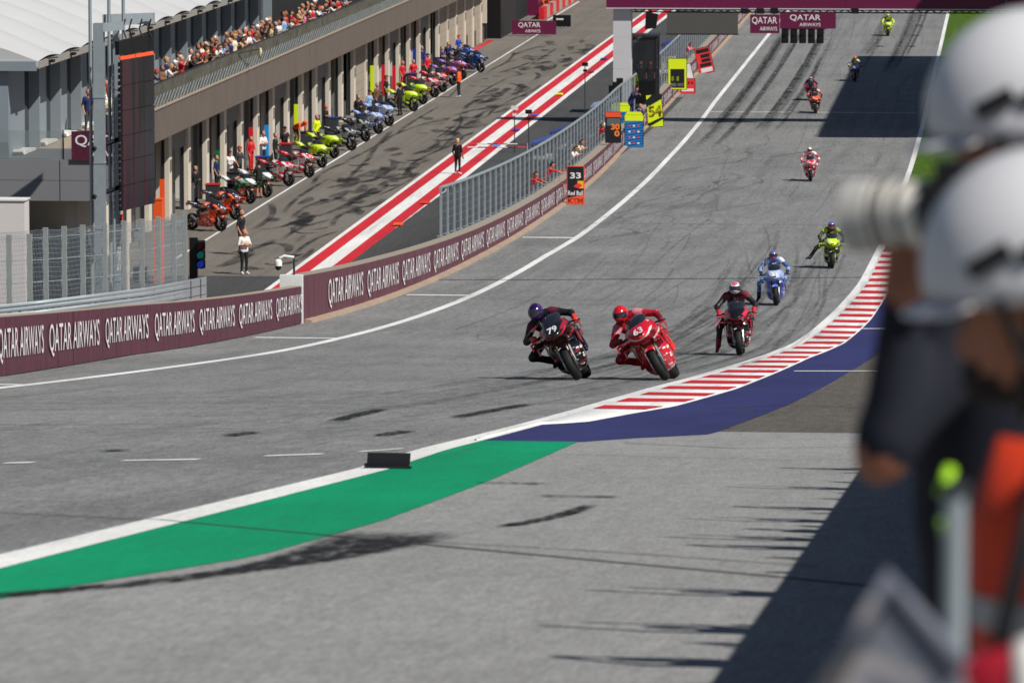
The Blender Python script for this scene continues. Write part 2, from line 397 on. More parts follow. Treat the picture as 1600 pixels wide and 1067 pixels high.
# ------------------------------------------------------------------ tyre marks: dark rubber ribbons on the surfaces
def rubber_mat(name, c, amax, sc_=3.0):
    g = Nd(name, .8, .2); g.b.inputs['Base Color'].default_value = c+(1,)
    uvn = g.n.new('ShaderNodeUVMap'); sx = g.n.new('ShaderNodeSeparateXYZ'); g.L.new(uvn.outputs[0], sx.inputs[0])
    edge = g.math('MULTIPLY', g.math('MULTIPLY', sx.outputs[0], g.math('SUBTRACT', 1.0, sx.outputs[0])), 4.0)
    ends = g.math('MULTIPLY', g.math('MULTIPLY', sx.outputs[1], g.math('SUBTRACT', 1.0, sx.outputs[1])), 4.0)
    ends = g.ramp(ends, 0, .45)
    nz = g.ramp(g.noise(g.vec((1,.3,1)), sc_, 6, .7), .32, .68)
    al = g.math('MULTIPLY', g.math('MULTIPLY', g.math('MULTIPLY', g.ramp(edge, 0, .7), ends), nz), amax)
    g.L.new(al, g.b.inputs['Alpha']); return g.m
rub_dark = rubber_mat('tyre_rubber_marks', (.03,.03,.032), .46)
rub_soft = rubber_mat('faint_rubber_marks', (.04,.04,.042), .28)
rub_pit = rubber_mat('burnout_marks', (.026,.026,.03), .8, 1.1)
seam_m = M('tar_seam', (52,50,50), .8)
class Ribbons:
    def __init__(s): s.v = []; s.f = []; s.uv = []
    def add(s, pts, wd, fz, lift):
        n = len(pts); k = len(s.v)
        for i, (x, y) in enumerate(pts):
            a, b = pts[max(0, i-1)], pts[min(n-1, i+1)]; dx, dy = b[0]-a[0], b[1]-a[1]; l = math.hypot(dx, dy) or 1
            ww = wd(i/(n-1)) if callable(wd) else wd; nx_, ny_ = -dy/l*ww/2, dx/l*ww/2
            for sg in (-1, 1): s.v.append((x+sg*nx_, y+sg*ny_, fz(x+sg*nx_, y+sg*ny_)+lift))
        for i in range(n-1):
            s.f.append((k+2*i, k+2*i+1, k+2*i+3, k+2*i+2)); t0, t1 = i/(n-1), (i+1)/(n-1)
            s.uv += [(0, t0), (1, t0), (1, t1), (0, t1)]
    def build(s, name, mat, label=None):
        me = bpy.data.meshes.new(name); me.from_pydata(s.v, [], s.f); me.materials.append(mat)
        u = me.uv_layers.new(name='UVMap'); u.data.foreach_set('uv', [c for q in s.uv for c in q]); me.update()
        o = link(name, me); tag(o, label, 'tyre marks' if label else None, kind='stuff'); return o
def fzT(x, y): return zt(y)
def bez(p0, p1, p2, n=14): return [((1-t)**2*p0[0]+2*t*(1-t)*p1[0]+t*t*p2[0], (1-t)**2*p0[1]+2*t*(1-t)*p1[1]+t*t*p2[1]) for t in [i/n for i in range(n+1)]]
def g2(x, y): q = G(x, y); return (q[0], q[1])
R1, R2, R3 = Ribbons(), Ribbons(), Ribbons()
lifts = [.018+.0006*i for i in range(40)]
# big skid beside the green band
R0 = Ribbons(); R0.add(bez(g2(-160,944), g2(430,915), g2(640,832), 24), lambda t: .26+.75*max(0, t-.5)/.5, fzT, .02)
R0.add(bez(g2(780,826), g2(870,815), g2(926,791), 10), .16, fzT, .02)
for a in ((706,655,830,632),(740,757,850,759),(840,778,970,780),(355,683,400,677),(590,683,640,675),(165,707,200,705),(520,660,600,640)):
    R0.add(bez(g2(a[0],a[1]), g2((a[0]+a[2])/2,(a[1]+a[3])/2-1), g2(a[2],a[3]), 8), .26, fzT, .021)
# starting rubber up the straight: pairs of black lanes
for (xa, xb, w_, ya, yb) in ((-16.4,-17.4,.8,300,440),(-15.4,-16.2,.6,305,430),(-13.9,-14.6,.7,310,420),(-12.9,-13.4,.5,315,400),(-8.2,-8.4,.6,370,470),(-7.4,-7.5,.4,380,470),(-10.2,-10.4,.5,380,440)):
    for k in range(4):
        o_ = random.uniform(-.3, .3); R1.add(bez((xa+o_-.5,ya+random.uniform(-10,18)), (xa+o_,(ya+yb)/2), (xb+o_,yb+random.uniform(-20,20)), 22), w_*random.uniform(.35,.8), fzT, lifts[k])
# swirls by the pit wall line
for k in range(46):
    Y0 = random.uniform(205, 300); X0 = random.uniform(-17.4, -12.5); ln = random.uniform(3, 16); bend = random.uniform(-1.6, 1.6)
    R2.add(bez((X0, Y0), (X0+ln*.10+bend, Y0+ln*.5), (X0+ln*random.uniform(-.05,.30), Y0+ln), 10), random.uniform(.12, .4), fzT, lifts[k % 36])
for k in range(70):
    Y0 = random.uniform(130, 420); X0 = random.uniform(-15.5, -6.5); ln = random.uniform(10, 50); bend = random.uniform(-.8, .8)
    R2.add(bez((X0, Y0), (X0+bend, Y0+ln*.5), (X0+random.uniform(-1.2,.6), Y0+ln), 14), random.uniform(.05, .14), fzT, lifts[k % 38])
for k in range(12):
    X0 = random.uniform(-12, -7); Y0 = random.uniform(140, 190); r = random.uniform(2, 5)
    R2.add([(X0+r*.35*math.cos(a), Y0+r*2.4*math.sin(a)) for a in np.linspace(random.uniform(0,2), random.uniform(3,5), 20)], .08, fzT, lifts[k])
# braking rubber along the racing line to the corner
for k in range(44):
    o_ = random.uniform(-2.4, 1.0)
    R2.add([(lerp_poly([(55,-9.0),(80,-7.3),(100,-6.6),(130,-6.3),(170,-6.6),(215,-7.6),(260,-9)], Y)+o_+.25*math.sin(Y/17+k), Y) for Y in np.linspace(random.uniform(58, 110), random.uniform(125, 235), 26)], random.uniform(.06, .22), fzT, lifts[k % 39])
R2b = Ribbons()
for k in range(26):
    Y0 = random.uniform(62, 84); x0 = random.uniform(-16, -7)
    R2b.add(bez((x0-random.uniform(3,6), Y0-random.uniform(1,3)), (x0, Y0), (x0+random.uniform(2,5), Y0+random.uniform(2,6)), 12), random.uniform(.08, .35), fzT, lifts[k])
# pit lane burn-outs
for k in range(230):
    Y0 = random.uniform(236, 408); X0 = random.uniform(-35.0, -30.3); r = random.uniform(.8, 2.6); a0 = random.uniform(-2.4, .4); da = random.uniform(.6, 1.9)
    cx = X0+r*.6
    pts = [(cx+r*.55*math.cos(a)-.0, Y0+r*3.2*math.sin(a)) for a in np.linspace(a0, a0+da, 14)]
    if all(-35.1 < q[0] < -30.0 for q in pts): R3.add(pts, lambda t, q=random.uniform(.3, 1.0): q*(.4+.6*math.sin(math.pi*t)), lambda x, y: gz(x, y), .014+.0007*(k % 40))
for k in range(34):
    Y0 = random.uniform(236, 390); X0 = random.uniform(-34.8, -30.6); R3.add(bez((X0,Y0), (X0+random.uniform(-1,1),Y0+8), (min(-30.1,X0+random.uniform(-1.4,1.4)),Y0+random.uniform(10,24)), 12), random.uniform(.15,.4), lambda x, y: gz(x, y), .014+.0007*k)
rub_hard = rubber_mat('fresh_skid_rubber', (.016,.016,.018), 1.5, 9.0); R0.build('skid_marks', rub_hard, 'fresh black skid marks beside the green band')
R1.build('skid_marks', rub_dark, 'black tyre skid marks lying on the track asphalt')
R2.build('rubber_streaks', rub_soft, 'faint grey rubber streaks along the braking line of the track')
R2b.build('rubber_streaks', rub_soft, 'faint rubber streaks sweeping across the near corner asphalt')
R3.build('burnout_marks', rub_pit, 'dark curling burnout marks on the pit lane concrete')
# tar seams in the run-off
S = Ribbons()
def seam(pts, w_): S.add([g2(*p) for p in pts], w_, fzT, .0165)
seam([(-10,802),(250,815),(700,857),(1000,885),(1245,907),(1420,925)], .05); seam([(640,848),(900,862),(1280,888)], .03)
seam([(975,694),(1150,702),(1360,700)], .05); seam([(880,640+72),(1200,720),(1330,720)], .03)
seam([(560,437),(800,438),(1100,436),(1345,434)], .22); seam([(890,350),(1350,352)], .1)
seam([(1110,640),(1240,634),(1390,641)], .06)
tag(S.build('tar_seams', seam_m, 'thin dark tar seams crossing the track and run-off asphalt'), cat='seams')
# ================================================================== pit walls with their boards
def wall_y_at(px, poly, off=0.0):
    lo, hi = 40.0, 690.0
    for _ in range(50):
        m = (lo+hi)/2
        if pr(lerp_poly(poly, m)+off, m, zt(m)+.5)[0] < px: lo = m
        else: hi = m
    return lo
def pit_wall(name, y0, y1, hfun, thick, label, board, starts, zlo, zhi, cap, off=0.0, gap=.88):
    t = thing(name, (lerp_poly(WALLX, y0), y0, zt(y0)), label, 'wall')
    n = int((y1-y0)/2.5); mb = MB(); rings = []
    for j in range(n+1):
        Y = y0+(y1-y0)*j/n; X = lerp_poly(WALLX, Y)+off; z = zt(Y); h = hfun(Y)
        rings.append([(X-.03, Y, z-.1), (X-.03, Y, z+h-.005), (X-thick, Y, z+h-.005), (X-thick, Y, z-.6)])
    mb.rings(rings); mb.build('concrete_block', cap, t)
    # boards, one panel after another
    Y = y0
    while Y < y1-.5:
        Yb = min(y1, Y+2.4+random.uniform(-.02, .02)); mb = MB(); pt = []
        for q in (Y+.006, Yb-.006):
            X = lerp_poly(WALLX, q)+off+random.uniform(-.006, .006)
            pt.append((X, q))
        (xa, ya), (xb, yb) = pt
        za, zb = zt(ya), zt(yb); ha, hb = hfun(ya)-.02, hfun(yb)-.02
        mb.add([(xa, ya, za+.03), (xb, yb, zb+.03), (xb, yb, zb+hb), (xa, ya, za+ha), (xa-.025, ya, za+.03), (xb-.025, yb, zb+.03), (xb-.025, yb, zb+hb), (xa-.025, ya, za+ha)],
               [(0,1,2,3),(7,6,5,4),(3,2,6,7),(0,3,7,4),(1,5,6,2)])
        mb.build('board', board, t); Y = Yb
    for i in range(len(starts)-1):
        a, b = starts[i], starts[i]+(starts[i+1]-starts[i])*gap
        if b > y1: b = y1-.1
        def fn(u, v, a=a, b=b):
            q = a+(b-a)*u; h = hfun(q); return (lerp_poly(WALLX, q)+off+.03, q, zt(q)+h*(zlo+(zhi-zlo)*v))
        text_on('QATAR AIRWAYS', fn, 'lettering', letter_white, t, 0.0)
    return t
sA = [wall_y_at(x, WALLX) for x in (-95, -5, 75, 163, 240, 310, 372, 430, 484)]
wa = pit_wall('pit_exit_wall', 78, 146.6, lambda Y: 1.06 if Y < 120 else 1.06-.05*(Y-120)/26, .3, 'maroon advertising wall at the pit exit, in front of the guardrail', maroon, sA, .22, .80, concrete)
sB = [wall_y_at(x, WALLX) for x in (513.5, 574.5, 629, 678, 721, 760.5)]
while sB[-1] < 470: sB.append(sB[-1]+9.4)
wb = pit_wall('pit_wall', 147.2, 690, lambda Y: lerp_poly([(147,1.27),(170,1.22),(200,1.05),(230,1.0),(300,1.0)], Y), .48, 'long dusty maroon advertising wall between pit lane and track', maroon_dusty, sB, .17, .82, M('wall_cap', (150,141,128), .85, var=.15), -.03)
Xe = lerp_poly(WALLX, 147.1); mb = MB(); mb.bb(Xe-.62, Xe-.02, 147.02, 147.19, zt(147)-.1, zt(147)+1.275); mb.build('end_face', white_paint, wb)
mb = MB(); rings = []       # pale footing along the wall
for j in range(120):
    Y = 147.5+j*3.6; X = lerp_poly(WALLX, Y); z = zt(Y); rings.append([(X-.05, Y, z), (X+.17, Y, z), (X+.15, Y, z+.08), (X-.05, Y, z+.11)])
mb.rings(rings); mb.build('footing', M('dusty_footing', (160,140,122), .9, var=.3, scale=.8), wb)
mb = MB(); mb.tube([(Xe-.25, 147.1, zt(147)+1.27), (Xe-.25, 147.1, zt(147)+1.75)], .03)
cc = thing('dome_camera', (Xe-.25, 147.1, zt(147)+1.27), 'white dome surveillance camera on a pole at the start of the long wall', 'camera')
mb.build('pole', steel_dark, cc); zc = zt(147)+1.27
mb = MB(); mb.tube([(Xe-.25,147.1,zc+.46),(Xe-.5,147.05,zc+.5),(Xe-.62,147.05,zc+.44)], .04); mb.lathe([(.0,.11),(.07,.09),(.10,.03),(.10,-.08),(.0,-.08)], (Xe-.66,147.05,zc+.32), 'z', 14); mb.build('housing', white_paint, cc, True, 50)
mb = MB(); mb.ball((Xe-.66,147.05,zc+.21), (.085,.085,.09), 12); mb.build('dome', black_pl, cc, True)
# ------------------------------------------------------------------ pit wall fence
fence = thing('pit_fence', (-19.9, 193, zt(193)+1), 'tall galvanised bar fence along the top of the pit wall', 'fence')
def fx(Y): return lerp_poly(WALLX, Y)-.50
def fh(Y): return lerp_poly([(190,1.62),(250,1.85),(300,2.0),(460,2.0)], Y)
def wt(Y): return zt(Y)+lerp_poly([(147,1.27),(170,1.22),(200,1.05),(230,1.0),(300,1.0)], Y)
y0f = wall_y_at(689, [(a, b-.5) for a, b in WALLX])
def panel(Ya, Yb, far):
    mb = MB(); st = .10 if not far else .2; n = int((Yb-Ya)/st)
    for j in range(n):
        Y = Ya+.06+(Yb-Ya-.1)*j/n; X = fx(Y); z = wt(Y); w_ = .006 if not far else .012
        mb.add([(X, Y-w_/2, z+.08), (X, Y+w_/2, z+.08), (X, Y+w_/2, z+fh(Y)), (X, Y-w_/2, z+fh(Y)), (X-.004, Y, z+.08), (X-.004, Y, z+fh(Y))], [(0,1,2,3),(1,4,5,2),(4,0,3,5)])
    nr = 6
    for i in range(nr+1):
        mb.tube([(fx(Y)+.008, Y, wt(Y)+.08+(fh(Y)-.1)*i/nr) for Y in (Ya, Yb)], .005, 4)
    return mb.build('bar_panel', steel, fence)
Y = y0f; posts = 0
cab0, cab1 = 318, 333
while Y < 452:
    if not (cab0 < Y < cab1):
        mb = MB(); X = fx(Y); mb.bb(X-.04, X+.04, Y-.04, Y+.04, wt(Y)-.02, wt(Y)+fh(Y)+.03); mb.box((X-.03, Y, wt(Y)+.03), (.2,.16,.05)); mb.build('post', steel, fence)
        if not (cab0 < Y+2.55 < cab1): panel(Y, Y+2.55, Y > 290)
    Y += 2.55
mb = MB(); rr = []
for seg in ((y0f, 317), (335, 452)):
    mb.tube([(fx(q)+.0, q, wt(q)+fh(q)+.05) for q in np.linspace(seg[0], seg[1], 40)], .06, 6)
mb.build('top_rail', steel, fence)
q = y0f   # dark clamps below the rail
while q < 300:
    MB().box((fx(q)+.02, q+.4, wt(q)+fh(q)-.06), (.1, .75, .09)).build('mesh_clamp', steel_dark, fence); q += 2.55
# signalling platform behind the wall
plat = thing('signalling_platform', (-21.5, 200, 2), 'grey walkway for team signallers behind the pit wall', 'platform')
mb = MB(); rings = []
for j in range(70):
    Y = 195+j*3.7; X = lerp_poly(WALLX, Y)-.56; z = wt(Y)-.35; rings.append([(X, Y, z), (X-.9, Y, z), (X-.9, Y, z-.12), (X, Y, z-.12)])
mb.rings(rings); mb.build('deck', steel_dark, plat)
# ================================================================== pit building
XF = -38.5        # garage fronts
XB = -37.3        # edge of the balcony
ZB0, ZB1 = 4.38, 5.80
Y0B, Y1B = 233.0, 409.0
bld = thing('pit_building', (XF, Y0B, 0), 'long concrete pit building with open garages and spectator balcony', 'building')
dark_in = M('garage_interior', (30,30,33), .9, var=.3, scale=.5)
door_m = M('grey_door', (120,118,116), .6, var=.1)
frame_m = M('dark_door_frame', (40,44,50), .5)
BAY = 6.02
k0 = atX(296.5, 300, XF)[1]
while k0-BAY > Y0B+.2: k0 -= BAY
pill = [k0+BAY*i for i in range(40) if k0+BAY*i < Y1B-1]
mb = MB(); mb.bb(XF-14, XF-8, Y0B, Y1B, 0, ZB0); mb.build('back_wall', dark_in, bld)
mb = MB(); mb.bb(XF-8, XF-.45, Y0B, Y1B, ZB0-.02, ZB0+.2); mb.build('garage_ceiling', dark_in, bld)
mb = MB(); mb.bb(XF-8, XF-.3, Y0B, Y1B, .002, .006); mb.build('garage_floor', M('garage_floor', (120,118,116), .5), bld)
def px_of(Y): return pr(XF, Y, 1.5)[0]
proto_p = None
tc = {'white':(215,212,206),'orange':(240,90,30),'red':(214,26,44),'blue':(0,150,230),'yellow':(214,240,10),'navy':(30,50,150),'green':(0,110,60),'black':(22,22,24),'purple':(110,60,150)}
ban = {}
BANS = {2:'orange',5:'green',7:'red',8:'blue',10:'yellow',15:'yellow',16:'yellow',17:'red',18:'red',20:'navy',21:'navy'}
for i, Y in enumerate(pill):
    x = px_of(Y)
    mb = MB(); mb.bb(XF-.42, XF, Y-.45, Y+.45, 0, ZB0-.004); mb.build('pillar', concrete_l, bld)
    mb = MB(); mb.bb(XF-.003, XF+.05, Y-.2, Y+.15, 2.2, 2.75); mb.build('meter_box', M('grey_box', (110,108,106), .5), bld)
    mb = MB(); mb.bb(XF-.02, XF+.12, Y+.46, Y+.62, 0.0, 1.15); mb.build('bumper_panel', M('grey_panel', (84,84,88), .5), bld)
    if i == len(pill)-1: break
    Yn = pill[i+1]; a, b = Y+.45, Yn-.45
    mb = MB(); mb.bb(XF-.40, XF-.06, a, b, ZB0-.62, ZB0-.006); ln = mb.build('lintel', M('grey_lintel', (132,122,114), .7, var=.15), bld)
    mb = MB(); mb.bb(XF-.05, XF-.02, a+1.4, a+3.8, ZB0-.5, ZB0-.15); mb.build('garage_sign', M('garage_sign', (176,172,168), .5), ln)
    [MB().bb(XF-.33, XF-.2, u, u+.10, 0, ZB0-.62).build('door_frame', frame_m, bld) for u in (a, b-.10)]
    # partition between garages: starts behind the pillar, catches the sun near the opening
    pm = [concrete_l, M('white_partition', (205,202,196), .7), door_m][(i*7) % 3]
    mb = MB(); mb.bb(XF-8, XF-.70, Yn-.12, Yn+.12, .006, ZB0-.03); mb.build('partition', pm, bld)
    if 536 < x < 556 or x > 676 :
        mb = MB(); mb.bb(XF-.2, XF-.08, a+.1, b-.1, 0, ZB0-.62)
        for r in range(7): mb.bb(XF-.085, XF-.06, a+.12, b-.12, .25+r*.5, .28+r*.5)
        mb.build('closed_door', concrete, bld)
    elif i % 3 == 0:
        mb = MB(); mb.bb(XF-.2, XF-.12, a+.1, b-.1, 3.0, ZB0-.62); mb.build('half_door', door_m, bld)
    if i in BANS:
        c_ = BANS[i]; m_ = M('banner_'+c_, tc[c_], .6, var=.05)
        mb = MB(); mb.bb(XF-.40, XF-.18, b-.22, b-.16, .05, (1.5, 2.2, 1.9)[i % 3]); mb.build('banner', m_, bld)
# fascia slab with board joints
q = Y0B-18; 
YF0 = 232.0
mb = MB(); mb.bb(XB-1.6, XB-.12, YF0, Y1B, ZB0, ZB1-.25); mb.build('slab', concrete, bld)
q = YF0
while q < Y1B:
    e = min(q+6.0, Y1B); mb = MB(); mb.bb(XB-.119, XB, q+.012, e-.012, ZB0+.003, ZB1); mb.build('fascia_panel', concrete_b, bld); q += 6.0
mb = MB(); mb.bb(XB-.14, XB+.06, YF0, Y1B, ZB1+.002, ZB1+.08); mb.build('sill', concrete, bld)
# balustrade: leaning glass panes in steel frames
gl = Nd('balustrade_glass', .4, .25); gv = gl.vec((1,.9,1.6))
gn = gl.noise(gv, 1.1, 6, .65, .6); gl.color(gl.mix(gl.ramp(gn, .3, .7), (.045,.052,.042), (.17,.175,.135)))  # mottled olive colour stands in for trees reflected in the panes
glass_b = gl.m
q = YF0; i = 0
while q < Y1B-1:
    mb = MB(); x0, x1 = XB-.02, XB+.16
    mb.add([(x0,q+.03,ZB1+.10),(x0,q+1.97,ZB1+.10),(x1,q+1.97,ZB1+1.18),(x1,q+.03,ZB1+1.18),(x0-.015,q+.03,ZB1+.10),(x0-.015,q+1.97,ZB1+.10),(x1-.015,q+1.97,ZB1+1.18),(x1-.015,q+.03,ZB1+1.18)],[(0,1,2,3),(7,6,5,4),(3,2,6,7),(0,3,7,4),(1,5,6,2),(0,4,5,1)])
    mb.build('glass_pane', glass_b, bld)
    mb = MB(); mb.tube([(x0-.03,q,ZB1+.05),(x1-.03,q,ZB1+1.2)], .025, 6); mb.build('baluster', steel, bld)
    for r in range(2):
        mb = MB(); mb.tube([(x0+.02,q+.2+r,ZB1+.09),(x0+.115,q+.95+r,ZB1+.62)], .014, 4); mb.build('bracket', steel, bld)
    q += 2.0; i += 1
mb = MB(); mb.bb(XB+.12, XB+.18, YF0, Y1B, ZB1+1.19, ZB1+1.23); mb.build('handrail', steel_dark, bld)
mb = MB(); mb.bb(XF-16, XB-.14, 214.9, Y1B, ZB1-.24, ZB1-.02); mb.build('balcony_floor', concrete, bld)
# upper lounge: grey panelled wall with narrow windows under a white membrane roof
XL = -38.85; ZL = 9.45
lou = thing('lounge', (XL, 215, ZB1), 'grey panelled hospitality lounge under a white membrane roof', 'building')
panel_m = M('blue_grey_panel', (138,148,156), .5, .1, var=.08, scale=.6); win_m = M('dark_window', (22,25,30), .15, spec=.6)
Y = 217.0
YL1 = 292
while Y < YL1:
    mb = MB(); mb.bb(XL-.15, XL-.01, Y, Y+3.3, ZB1, ZL-.3); mb.build('wall_panel', panel_m, lou)
    mb = MB(); mb.bb(XL-.22, XL-.10, Y+3.3, Y+4.75, ZB1+.05, ZL-.4); wn = mb.build('window', win_m, lou)
    mb = MB(); mb.bb(XL-.10, XL+.32, Y+4.75, Y+4.98, ZB1, ZL-.22); mb.build('fin', panel_m, lou)
    mb = MB(); mb.tube([(XL+.06,Y+.4,ZB1+.12),(XL+.45,Y+.3,ZB1+.14),(XL+.5,Y+.3,ZB1+.02)], .09, 8); mb.bb(XL+.0, XL+.5, Y+.6, Y+2.9, ZB1+.02, ZB1+.12); mb.build('drain_pipe', M('white_pipe', (216,216,212), .5), lou, True, 40)
    Y += 5.0
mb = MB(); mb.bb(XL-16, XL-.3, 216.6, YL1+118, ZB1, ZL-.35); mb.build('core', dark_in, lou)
mb = MB(); mb.bb(XL-16, XL-.02, 216.4, 216.59, ZB1, ZL-.3); mb.build('end_wall', panel_m, lou)
roof_m = M('white_membrane', (186,187,188), .6, var=.06, scale=.5)
for k in range(15):
    ya = 215.0+5.0*k; mb = MB(); nx_, ny_ = 14, 6; vs = []
    for a in range(nx_+1):
        u = a/nx_; X = XB-.1-16*u; zc = ZL+.1+2.7*math.sin(u*math.pi*.5)**.85
        for b in range(ny_+1):
            v = b/ny_; vs.append((X, ya+.01+4.98*v, zc+.62*math.sin(math.pi*v)*min(1, u*4+.2)))
    mb.add(vs, [(a*(ny_+1)+b, (a+1)*(ny_+1)+b, (a+1)*(ny_+1)+b+1, a*(ny_+1)+b+1) for a in range(nx_) for b in range(ny_)])
    mb.build('roof_bay', roof_m, lou, True)
    mb = MB(); mb.bb(XB-.9, XB-.06, ya+.02, ya+4.98, ZL-.16, ZL+.09); gt = mb.build('gutter', M('grey_gutter', (150,146,140), .5), lou)
    mb = MB(); mb.box((XB+.04, ya+2.4, ZL-.0), (.16,.5,.10)); mb.tube([(XB-.1,ya+2.2,ZL+.12),(XB+.25,ya+2.5,ZL+.14)], .03, 5); mb.build('roof_light', black_pl, lou)
mb = MB(); mb.bb(XB-16, XB-.15, 214.9, 215.0, ZL-.25, ZL+.12); mb.bb(XL-.3, XL+.25, 215.2, 215.7, ZB1, ZL-.26); mb.bb(XL-2.2, XL-1.4, 215.2, 215.8, ZB1, ZL-.26); mb.build('front_frame', panel_m, lou)
mb = MB(); gab = [(XB-.1-16*a/14, 214.99, ZL+.1+2.7*math.sin(a/14*math.pi*.5)**.85+.02) for a in range(15)]; mb.prism(gab+[(XB-16.1, 214.99, ZL-.2), (XB-.1, 214.99, ZL-.1)], (0,.04,0)); mb.build('gable', roof_m, lou)
# open deck beyond the lounge (dark)
mb = MB(); mb.bb(XL-14, XL-.5, YL1+.2, Y1B, ZL-.3, ZL+.3); mb.build('deck_roof', M('deck_roof', (70,70,72), .7), lou)
for k in range(18): mb = MB(); mb.bb(XL-.9, XL-.55, YL1+3+6.4*k, YL1+3.3+6.4*k, ZB1, ZL-.3); mb.build('deck_post', M('deck_post', (62,64,70), .6), lou)
# terrace block at the near end of the building
ter = thing('terrace_block', (-36, 214.8, 0), 'grey panelled terrace block at the near end of the pit building', 'building')
gp = M('grey_cladding', (128,128,132), .45, var=.05, scale=.4)
xa, xb_ = -60.0, -33.95
for (p0, p1) in ((-60,-50.1),(-50,-43),(-42.98,-36.55),(-36.53,-33.95)):
    for (z0, z1) in ((4.25,5.02),(5.035,5.82)):
        mb = MB(); mb.bb(p0, p1-.015, 214.75, 214.9, z0, z1); mb.build('cladding_panel', gp, ter)
mb = MB(); mb.bb(-60, -33.97, 214.91, 221, 4.3, 5.5); mb.build('slab', concrete, ter)
mb = MB(); mb.bb(-60, -33.97, 214.85, 221, 5.55, 5.79); mb.build('terrace_floor', M('terrace_floor', (92,92,96), .7), ter)
mb = MB(); mb.bb(-60, -39.2, 219, 221, 0, 4.29); mb.build('lower_wall', M('brown_shade_wall', (88,78,70), .8), ter)
for x in (-36.3, -34.4): mb = MB(); mb.bb(x-.25, x+.25, 216, 216.5, 0, 4.29); mb.build('column', concrete_l, ter)
for k in range(5):
    x0 = -60+ k*4.72; gm = MATS.get('clear_glass')
    if not gm:
        g_ = Nd('clear_glass', .05, .5); g_.b.inputs['Base Color'].default_value = (.25,.3,.3,1); g_.b.inputs['Alpha'].default_value = .25; gm = g_.m
    mb = MB(); mb.bb(x0, x0+4.66, 214.93, 214.96, 5.85, 6.92); mb.build('glass_pane', gm, ter)
    mb = MB(); mb.bb(x0+4.66, x0+4.71, 214.9, 214.98, 5.8, 6.95); mb.build('glass_post', steel_dark, ter)
bd = thing('terrace_sign', (-35, 214.8, 5.8), 'maroon airline sign on the edge of the grey terrace', 'sign')
a = atY(112, 252, 214.7); b = atY(205, 206, 214.7)
mb = MB(); mb.bb(a[0], b[0], 214.66, 214.74, a[2]+.02, b[2]); mb.build('board', maroon, bd)
def sign_text(t, x0, x1, z0, z1, y, top=.56):
    wd, hh = x1-x0, z1-z0
    text_plane('QATAR', (x0+wd*.06, y, z0+hh*.46), (wd*.86, 0, 0), (0, 0, hh*.42), 'lettering', letter_white, t, .01)
    text_plane('AIRWAYS', (x0+wd*.33, y, z0+hh*.14), (wd*.59, 0, 0), (0, 0, hh*.22), 'lettering', letter_white, t, .008)
sign_text(bd, a[0], b[0]+.1, a[2]+.02, b[2], 214.65)
# white container under the terrace
ct = thing('white_container', (-38, 206, 0), 'white box container at the left edge behind the fence', 'container')
c0 = atY(38, 312, 206); mb = MB(); mb.bb(-44, c0[0], 206, 207, 0, c0[2]-.05); mb.build('body', M('container_white', (214,208,206), .5, var=.05), ct)
mb = MB(); mb.bb(-44, c0[0]+.05, 205.95, 207.05, c0[2]-.049, c0[2]); mb.build('roof_edge', M('container_trim', (226,224,224), .5), ct)
# ================================================================== gantry over the straight
YG = 321.0
ga = thing('start_gantry', (-22.9, YG, 0), 'maroon start gantry spanning the straight on pale columns', 'gantry')
white_p = M('pale_column', (200,200,204), .5, var=.06, scale=.6)
c0 = atY(958, 100, YG)[0]; c1 = atY(986, 100, YG)[0]
zbm = atY(970, 12, YG)[2]; xl = atY(948, 5, YG)[0]
def gcol(x0, x1):
    mb = MB(); mb.bb(x0, x1, YG, YG+1.1, 0, zbm+.1)
    for k in range(7): mb.bb(x0-.006, x1+.006, YG-.006, YG+1.106, .9*k+.5, .9*k+.515)
    return mb.build('column', white_p, ga)
gcol(c0, c1); gcol(1.2, 2.2)
q = xl
while q < 6.0:
    e = min(q+4.5, 6.0); mb = MB(); mb.bb(q, e-.012, YG-.35, YG+1.4, zbm, zbm+1.9); mb.build('beam_panel', M('maroon_gantry', (104,26,66), .4, var=.06), ga); q += 4.5
mb = MB(); mb.bb(xl-.01, 6.0, YG-.36, YG+1.41, zbm-.06, zbm-.004); mb.build('beam_soffit', white_p, ga)
tr = MB(); zr = atY(1200, 17, YG-.2)[2]; xr0 = atY(988, 17, YG-.2)[0]
tr.tube([(xr0, YG-.2, zr+.07), (6, YG-.2, zr+.07)], .07, 6); tr.tube([(xr0, YG-.2, zr-.10), (6, YG-.2, zr-.10)], .04, 6)
x = xr0
while x < 5.6: tr.tube([(x, YG-.2, zr+.05), (x+.4, YG-.2, zr-.1), (x+.8, YG-.2, zr+.05)], .025, 4); x += .8
tr.build('lighting_truss', black_pl, ga)
for px in (1188,1210,1336,1164):
    g_ = atY(px, 17, YG-.25); mb = MB(); mb.box((g_[0], YG-.32, g_[2]-.02), (.42,.3,.3)); mb.build('spot_lamp', black_pl, ga)
def rect_at(px0, py0, px1, py1, Y): a, b = atY(px0, py1, Y), atY(px1, py0, Y); return a[0], b[0], a[2], b[2]
x0, x1, z0, z1 = rect_at(1042, 21, 1153, 53, YG-.4)
t = thing('matrix_screen', (x0, YG-.4, z0), 'blank dark grey matrix screen hanging from the gantry', 'screen')
mb = MB(); mb.bb(x0, x1, YG-.4, YG-.25, z0, z1); mb.build('panel', M('matrix_grey', (84,82,78), .6, var=.06, scale=30), t)
mb = MB(); mb.bb(x0-.04, x1+.04, YG-.38, YG-.26, z0-.06, z0-.002); mb.bb(x0-.04, x1+.04, YG-.38, YG-.26, z1+.002, z1+.06); mb.build('frame', black_pl, t)
